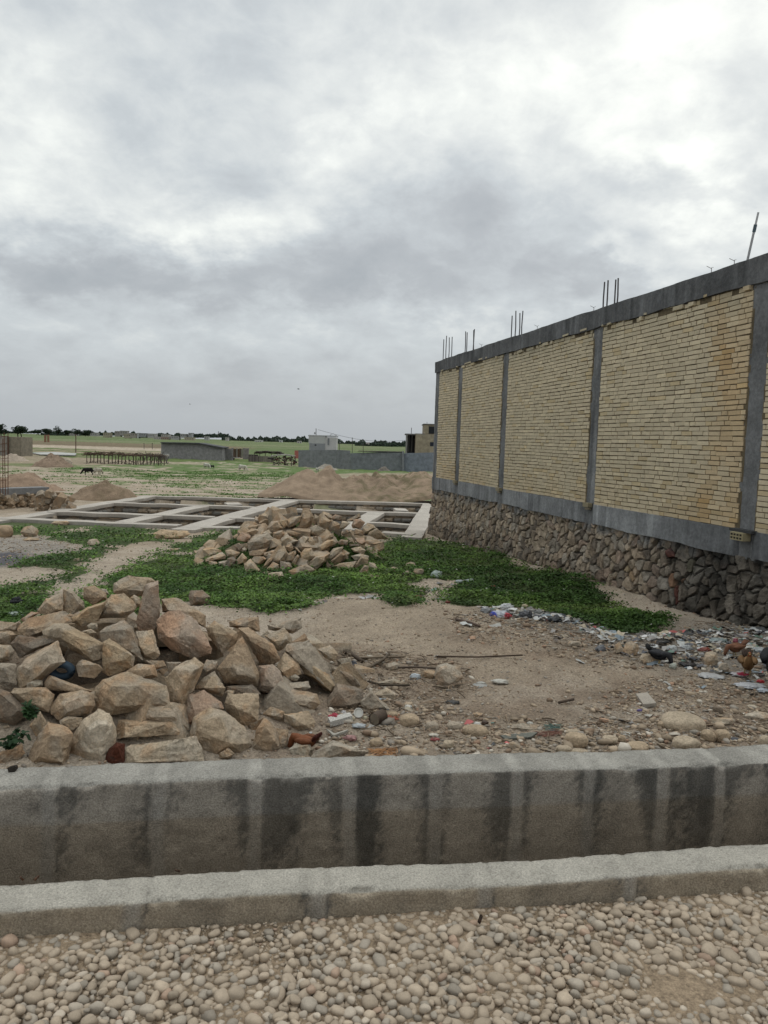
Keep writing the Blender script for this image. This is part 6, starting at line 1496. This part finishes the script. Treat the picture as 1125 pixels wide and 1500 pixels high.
stick([(495, 958), (515, 963), (530, 974)], .014, (.10, .075, .055), 'thick dark branch at the heap end of the twig patch')
stick([(525, 988), (545, 980), (562, 970), (570, 962)], .010, (.13, .10, .07), 'dark branch sloping up to the right across the twig patch')
stick([(530, 1000), (560, 1008), (600, 1008)], .007, (.09, .07, .05), 'thin dark stick along the lower side of the twig patch')
stick([(640, 965), (700, 966), (765, 963)], .006, (.10, .07, .05), 'very long thin dark stick lying across the dirt in the middle')
stick([(668, 911), (690, 916), (702, 921)], .012, (.13, .09, .07), 'thin dark stick on the dirt left of the carrier bag')
stick([(588, 877), (618, 878)], .02, (.20, .11, .07), 'straight brown stick on the clover edge beside the sandy hump')
stick([(583, 982), (610, 981), (650, 984)], .007, (.12, .09, .07), 'thin stick passing behind the pyramid-shaped rock')
stick([(818, 1034), (840, 1029)], .008, (.11, .08, .06), 'short dark stick on the bare dirt right of centre')
stick([(505, 1024), (530, 1028), (560, 1024)], .006, (.16, .12, .09), 'thin stick beside the flat pale stone at the heap end')
def strings(cx, cy, w, h, n, colr, label, seed):
    g = np.random.default_rng(seed); mb = MB(); b0 = gp(cx, cy)[0]
    for k in range(n):
        q = [(cx+g.uniform(-w, w)/2, cy+g.uniform(-h, h)/2) for _ in range(4)]; q = [gp(*a)[0]+np.array([0, 0, .006+g.uniform(0, .012)]) for a in q]; mb.tube(q, .0014, 4, tuple(np.array(colr)*g.uniform(.7, 1.2)), False)
    V = np.concatenate(mb.V)-b0; o = mk('string_tangle', V, mb.F, M_plain, np.concatenate(mb.c)); o.location = b0; tag(o, label, 'string')
strings(573, 1053, 24, 12, 22, (.52, .18, .12), 'tangle of orange-red string right of the rusty can', 1)
strings(560, 1105, 46, 14, 26, (.50, .27, .13), 'tangle of orange straw fibres behind the grey slab at the wall edge', 2)
strings(810, 1067, 34, 9, 8, (.14, .22, .19), 'tangle of green string on the verge left of the big tan cobble', 3)
strings(800, 1078, 50, 10, 10, (.30, .15, .11), 'tangle of reddish string in front of the green string', 4)
# ------------------------------------------------------------------ weeds and weeds on heap
def weed(cx, cy, w, h, n, colr, label, seed, t=None, name='weed_plant'):
    g = np.random.default_rng(seed)
    if t is None: P_, t = gp(cx, cy)
    else: P_ = at(cx, cy, t)
    m = t/F; e = thing(name, P_, label, 'plant'); V = []; Cc = []; mb = MB()
    for k in range(max(6, n//14)):
        a = g.uniform(0, 6.28); tip = P_+np.array([math.cos(a)*w*m/2*g.uniform(.2, 1), math.sin(a)*w*m/3, h*m*g.uniform(.5, 1)]); mid = (P_+tip)/2+np.array([0, 0, .15*h*m]); mb.tube([P_, mid, tip], [.003, .002, .001], 4, (.06, .10, .03))
        for q in range(14):
            u_ = g.uniform(.25, 1); c0 = P_*(1-u_)**2+2*mid*u_*(1-u_)+tip*u_*u_+g.normal(0, .008, 3); R_ = rots(1, 1.2, g)[0]; s = g.uniform(.010, .022)*max(1, t/6)
            V += [c0+R_@np.array(p)*s for p in ((-.2, -.5, 0), (1.2, -.45, .2), (1.9, 0, 0), (1.2, .45, .2), (-.2, .5, 0))]; Cc += [np.array(colr)*g.uniform(.6, 1.4)]*5
    mb.build('stem', M_leaf, e); mk('leaves', np.array(V)-P_, np.arange(len(V)).reshape(-1, 5), M_leaf, np.array(Cc), False, e)
weed(18, 1100, 66, 30, 120, (.035, .075, .03), 'dark green leafy weed growing in a gap at the lower left of the heap', 1, 3.72)
weed(44, 1056, 20, 26, 60, (.040, .085, .03), 'light green sprig above the leafy weed at the left of the heap', 2, 3.8)
weed(683, 797, 24, 12, 80, (.035, .060, .03), 'small grey-green bush at the foot of the stone base near the far corner', 3, name='small_bush')
# ------------------------------------------------------------------ animals
def loft(spine, radii, cols, n=14, squash=None):
    V = []; Cc = []
    for i, (p, r) in enumerate(zip(spine, radii)):
        p = np.array(p, float); d = np.array(spine[min(i+1, len(spine)-1)], float)-np.array(spine[max(i-1, 0)], float); d /= np.linalg.norm(d)+1e-9
        s_ = np.array([0, 1, 0.0]); up = np.cross(s_, d)*-1
        for k in range(n):
            a = 2*math.pi*k/n; ry = r if squash is None else r*squash[i]; V.append(p+s_*math.cos(a)*ry+up*math.sin(a)*r); Cc.append(cols[i])
    Fc = [(i*n+k, i*n+(k+1) % n, (i+1)*n+(k+1) % n, (i+1)*n+k) for i in range(len(spine)-1) for k in range(n)]+[tuple(range(n))[::-1], tuple((len(spine)-1)*n+k for k in range(n))]
    return V, Fc, np.array(Cc)
def bird_(px, py, t, hgt, yaw, c_body, c_tail, label, peck=False, name='hen', comb=1.0, name2='hen', c_neck=None, seed=0, squat=0.0):
    """x = forward. hgt = back height in metres"""
    g = np.random.default_rng(seed); s = hgt/.30; P_ = at(px, py, t); e = thing(name, P_, label, 'hen' if name == 'hen' else 'rooster'); comb = comb*(.6 if name == 'hen' else 1); e.rotation_euler = (0, 0, yaw)
    cn = c_neck or c_body
    leg = .11*(1-squat)
    body = [(-.16, 0, .215), (-.14, 0, .21), (-.10, 0, .195), (-.04, 0, .175), (.02, 0, .17), (.08, 0, .18), (.12, 0, .205)]
    rad = [.012, .035, .06, .082, .088, .074, .052]
    if peck: neck = [(.16, 0, .20), (.19, 0, .155), (.21, 0, .10), (.225, 0, .06), (.235, 0, .035)]; nr = [.056, .044, .034, .028, .012]
    else: neck = [(.135, 0, .245), (.145, 0, .29), (.15, 0, .325), (.165, 0, .345), (.19, 0, .342)]; nr = [.054, .040, .030, .029, .010]
    sp = [(a*s, 0, (c-.11+leg)*s) for a, _, c in body+neck]; rr = [r*s for r in rad+nr]; cc = [c_tail]*1+[c_body]*6+[cn]*5
    V, Fc, Cc = loft(sp, rr, cc, 16, [1, 1, .95, .92, .9, .9, .9]+[.9]*5); V = np.array(V)
    V += (fbm(V*60, seed, 3)-.5)[:, None]*.010*s
    mk('body', V, Fc, M_feather, Cc, True, e)
    hd = np.array(sp[-2]); bk = np.array(sp[-1])
    mb = MB(); dirv = (bk-hd)/np.linalg.norm(bk-hd); mb.tube([bk-dirv*.004*s, bk+dirv*.022*s], [.008*s, .001*s], 6, (.45, .32, .12)); mb.build_local = None
    def loc(mb, nm, m_, smooth=False): return mk(nm, np.concatenate(mb.V), mb.F, m_, np.concatenate(mb.c), smooth, e)
    loc(mb, 'beak', M_plain)
    mb = MB(); upv = np.cross(dirv, [0, 1, 0]); upv = upv if upv[2] > 0 or peck else -upv
    if peck: upv = np.array([1, 0, .3]); upv /= np.linalg.norm(upv)
    for k in range(5):
        c0 = hd+dirv*(k-2)*.010*s*comb; tip = c0+upv*(.026+.008*(2-abs(k-2)))*s*comb; mb.tube([c0, tip], [.009*s*comb, .005*s], 6, (.48, .03, .03))
    for sd_ in (-1, 1): mb.tube([hd+dirv*.012*s+np.array([0, sd_*.008*s, 0]), hd+dirv*.014*s-upv*.045*s*comb+np.array([0, sd_*.010*s, 0])], [.007*s, .012*s*comb], 7, (.50, .03, .03))
    loc(mb, 'comb', M_plain, True)
    for sd_ in (-1, 1):
        mb = MB(); c0 = hd+np.array([0, sd_*.022*s, 0])+upv*.006*s; mb.tube([c0, c0+np.array([0, sd_*.004*s, 0])], .005*s, 8, (.02, .01, .01)); loc(mb, 'eye', M_plain)
        mb = MB(); w_ = []; 
        for k in range(9): a = k/8; w_.append(((.09-.24*a)*s, sd_*(.070+.014*math.sin(a*3.1))*s, (.195-.11+leg+.03*a)*s))
        mb.tube(w_, [(.012+.035*math.sin((k+.6)/9.2*3.14))*s for k in range(9)], 8, tuple(np.array(c_body)*.85)); loc(mb, 'wing', M_feather, True)
        mb = MB(); hx = .01*s; kz = .085*s*(1-squat); mb.tube([(hx, sd_*.035*s, .14*s*(1-squat*.5)), (hx+.015*s, sd_*.035*s, kz), (hx-.005*s, sd_*.035*s, .008*s)], [.022*s, .008*s, .006*s], 6, (.42, .32, .16))
        for a in (-.5, 0, .5): mb.tube([(hx, sd_*.035*s, .007*s), (hx+.045*s*math.cos(a), sd_*.035*s+.045*s*math.sin(a), .004*s)], [.005*s, .003*s], 4, (.42, .32, .16))
        loc(mb, 'leg', M_plain)
    mb = MB()
    for k in range(11):
        a = (k-5)/5; L = .11*s*(1 if name == 'hen' else 1.7); up = .8+.12*(k % 3); root = np.array([-.13*s, a*.02*s, (.215-.11+leg)*s]); q = [root+np.array([-math.sin(up*u_*.3)*L*u_-.5*L*u_, a*.045*s*u_, L*up*u_*(1 if name == 'hen' else 1-.45*u_)]) for u_ in (0, .35, .7, 1)]
        mb.tube(q, [.014*s, .024*s, .022*s, .008*s], 6, tuple(np.array(c_tail)*g.uniform(.8, 1.2)))
    loc(mb, 'tail', M_feather, True)
    return e
R90 = math.pi
bird_(1094, 990, gp(1094, 990)[1], .15, math.radians(250), (.20, .11, .045), (.05, .03, .02), 'golden brown hen standing in the dump left of the rooster', seed=1)
bird_(1077, 962, gp(1077, 962)[1], .12, math.radians(190), (.20, .09, .05), (.16, .07, .04), 'reddish brown hen behind the golden brown hen in the dump', peck=True, seed=2)
bird_(964, 974, gp(964, 974)[1], .125, math.radians(-35), (.03, .03, .033), (.012, .012, .012), 'black hen pecking among rubbish at the left part of the dump', peck=True, seed=3)
bird_(1142, 1014, gp(1142, 1014)[1], .31, math.radians(228), (.014, .014, .016), (.01, .012, .012), 'black rooster with a big red comb at the right edge of the photo', name='rooster', comb=1.35, seed=4)
bird_(446, 1103, 3.90, .122, math.radians(150), (.20, .07, .028), (.09, .025, .018), 'rust brown hen half hidden among the rocks at the foot of the front heap', peck=True, seed=5, squat=.3)
def sheep(px, py, yaw, colr, label, L=.85, graze=True, seed=0):
    P_, t = gp(px, py); e = thing('sheep', P_, label, 'sheep'); e.rotation_euler = (0, 0, yaw); s = L
    # skinned joints: rump, belly, chest, neck, head, muzzle + 4 legs (hock / knee)
    J = [(-.45, 0, .62), (-.15, 0, .60), (.2, 0, .60), (.42, 0, .66)]
    if graze: J += [(.62, 0, .42), (.74, 0, .20), (.82, 0, .10)]
    else: J += [(.58, 0, .85), (.70, 0, .90), (.84, 0, .84)]
    Rr = [.19, .25, .24, .17, .10, .085, .05]; E = [(i, i+1) for i in range(6)]
    for sd_ in (-1, 1):
        n0 = len(J); J += [(-.42, sd_*.13, .42), (-.36, sd_*.13, .34), (-.48, sd_*.13, .20), (-.45, sd_*.13, .0)]; Rr += [.10, .065, .035, .03]; E += [(0, n0), (n0, n0+1), (n0+1, n0+2), (n0+2, n0+3)]
        n0 = len(J); J += [(.28, sd_*.12, .40), (.30, sd_*.12, .20), (.29, sd_*.12, .0)]; Rr += [.075, .037, .03]; E += [(2, n0), (n0, n0+1), (n0+1, n0+2)]
    J += [(-.60, 0, .50)]; Rr += [.04]; E += [(0, len(J)-1)]
    me = bpy.data.meshes.new('body'); me.from_pydata([tuple(np.array(j)*s) for j in J], E, []); o = bpy.data.objects.new('body', me); C.objects.link(o); o.parent = e
    md = o.modifiers.new('skin', 'SKIN'); o.modifiers.new('sub', 'SUBSURF').levels = 1
    for v_, r in zip(me.skin_vertices[0].data, Rr): v_.radius = (r*s, r*s)
    me.skin_vertices[0].data[1].use_root = True
    m_ = mat('fleece', .95, attr=False, base=colr, var=.25, nscale=10, bump=.5, bscale=18, bdist=.03); me.materials.append(m_); md.use_smooth_shade = True
    h = np.array(J[5])*s
    for sd_ in (-1, 1): mb = MB(); mb.tube([h+np.array([-.03, sd_*.06, .05])*s, h+np.array([-.05, sd_*.16, .02])*s], [.03*s, .012*s], 5, tuple(np.array(colr)*.8)); mk('ear', np.concatenate(mb.V), mb.F, M_wool, np.concatenate(mb.c), True, e)
sheep(129, 696, math.radians(195), (.02, .018, .016), 'black sheep grazing beside a white sheep in the green field', .72)
sheep(143, 695.5, math.radians(60), (.50, .45, .36), 'white sheep next to the black sheep, left part of the field', .72)
sheep(303, 687, math.radians(-30), (.55, .53, .45), 'white sheep grazing next to a small black lamb, middle of the field', .78)
sheep(311, 686, math.radians(160), (.03, .03, .028), 'small black lamb right of the grazing white sheep', .45, False)
sheep(355, 690.5, math.radians(-20), (.58, .55, .46), 'white sheep grazing alone in the right part of the green field', .85)
sheep(465, 691, math.radians(80), (.55, .53, .45), 'small pale lamb beside the grey yard wall behind the earth heap', .6)
for k, (px, py, t_) in enumerate(((437, 570, 60), (278, 592, 90))):
    P_ = at(px, py, t_*1.7); mb = MB(); V, Fc, Cc = loft([(-.14, 0, 0), (-.05, 0, 0), (.08, 0, .0), (.15, 0, .01), (.19, 0, .005)], [.01, .035, .04, .025, .006], [(.05, .05, .05)]*5, 8); o = mk('flying_bird', V, Fc, M_feather, Cc, True); o.location = P_; o.rotation_euler = (0, 0, .5)
    for sd_ in (-1, 1): mk('wing', [(.08, sd_*.03, .01), (-.06, sd_*.03, .01), (-.08, sd_*.2, .07), (-.03, sd_*.33, .05), (.05, sd_*.2, .08), (.08, sd_*.03, .025), (-.06, sd_*.03, .02)], [(0, 1, 2, 3, 4), (5, 4, 3, 2, 6)], M_feather, (.05, .05, .05), False, o)
    tag(o, ['small dark bird flying high left of the brick wall', 'tiny dark bird flying lower and further left'][k], 'bird')
# ------------------------------------------------------------------ haze in the air
if True:
    x0, x1, y0, y1, z0, z1 = -3100, 3100, -60, 2800, -8, 40
    me = bpy.data.meshes.new('haze'); me.from_pydata([(a, c, e) for e in (z0, z1) for c in (y0, y1) for a in (x0, x1)], [], [(0, 1, 3, 2), (4, 6, 7, 5), (0, 4, 5, 1), (2, 3, 7, 6), (0, 2, 6, 4), (1, 5, 7, 3)]); me.update()
    o = bpy.data.objects.new('haze', me); C.objects.link(o); tag(o, None, None, kind='stuff')
    m_ = bpy.data.materials.new('haze_air'); m_.use_nodes = True; t_ = m_.node_tree; t_.nodes.clear(); ou = t_.nodes.new('ShaderNodeOutputMaterial'); pv = t_.nodes.new('ShaderNodeVolumePrincipled')
    pv.inputs['Color'].default_value = (.80, .83, .86, 1); pv.inputs['Density'].default_value = .00035; pv.inputs['Anisotropy'].default_value = .2
    t_.links.new(pv.outputs[0], ou.inputs['Volume']); me.materials.append(m_)
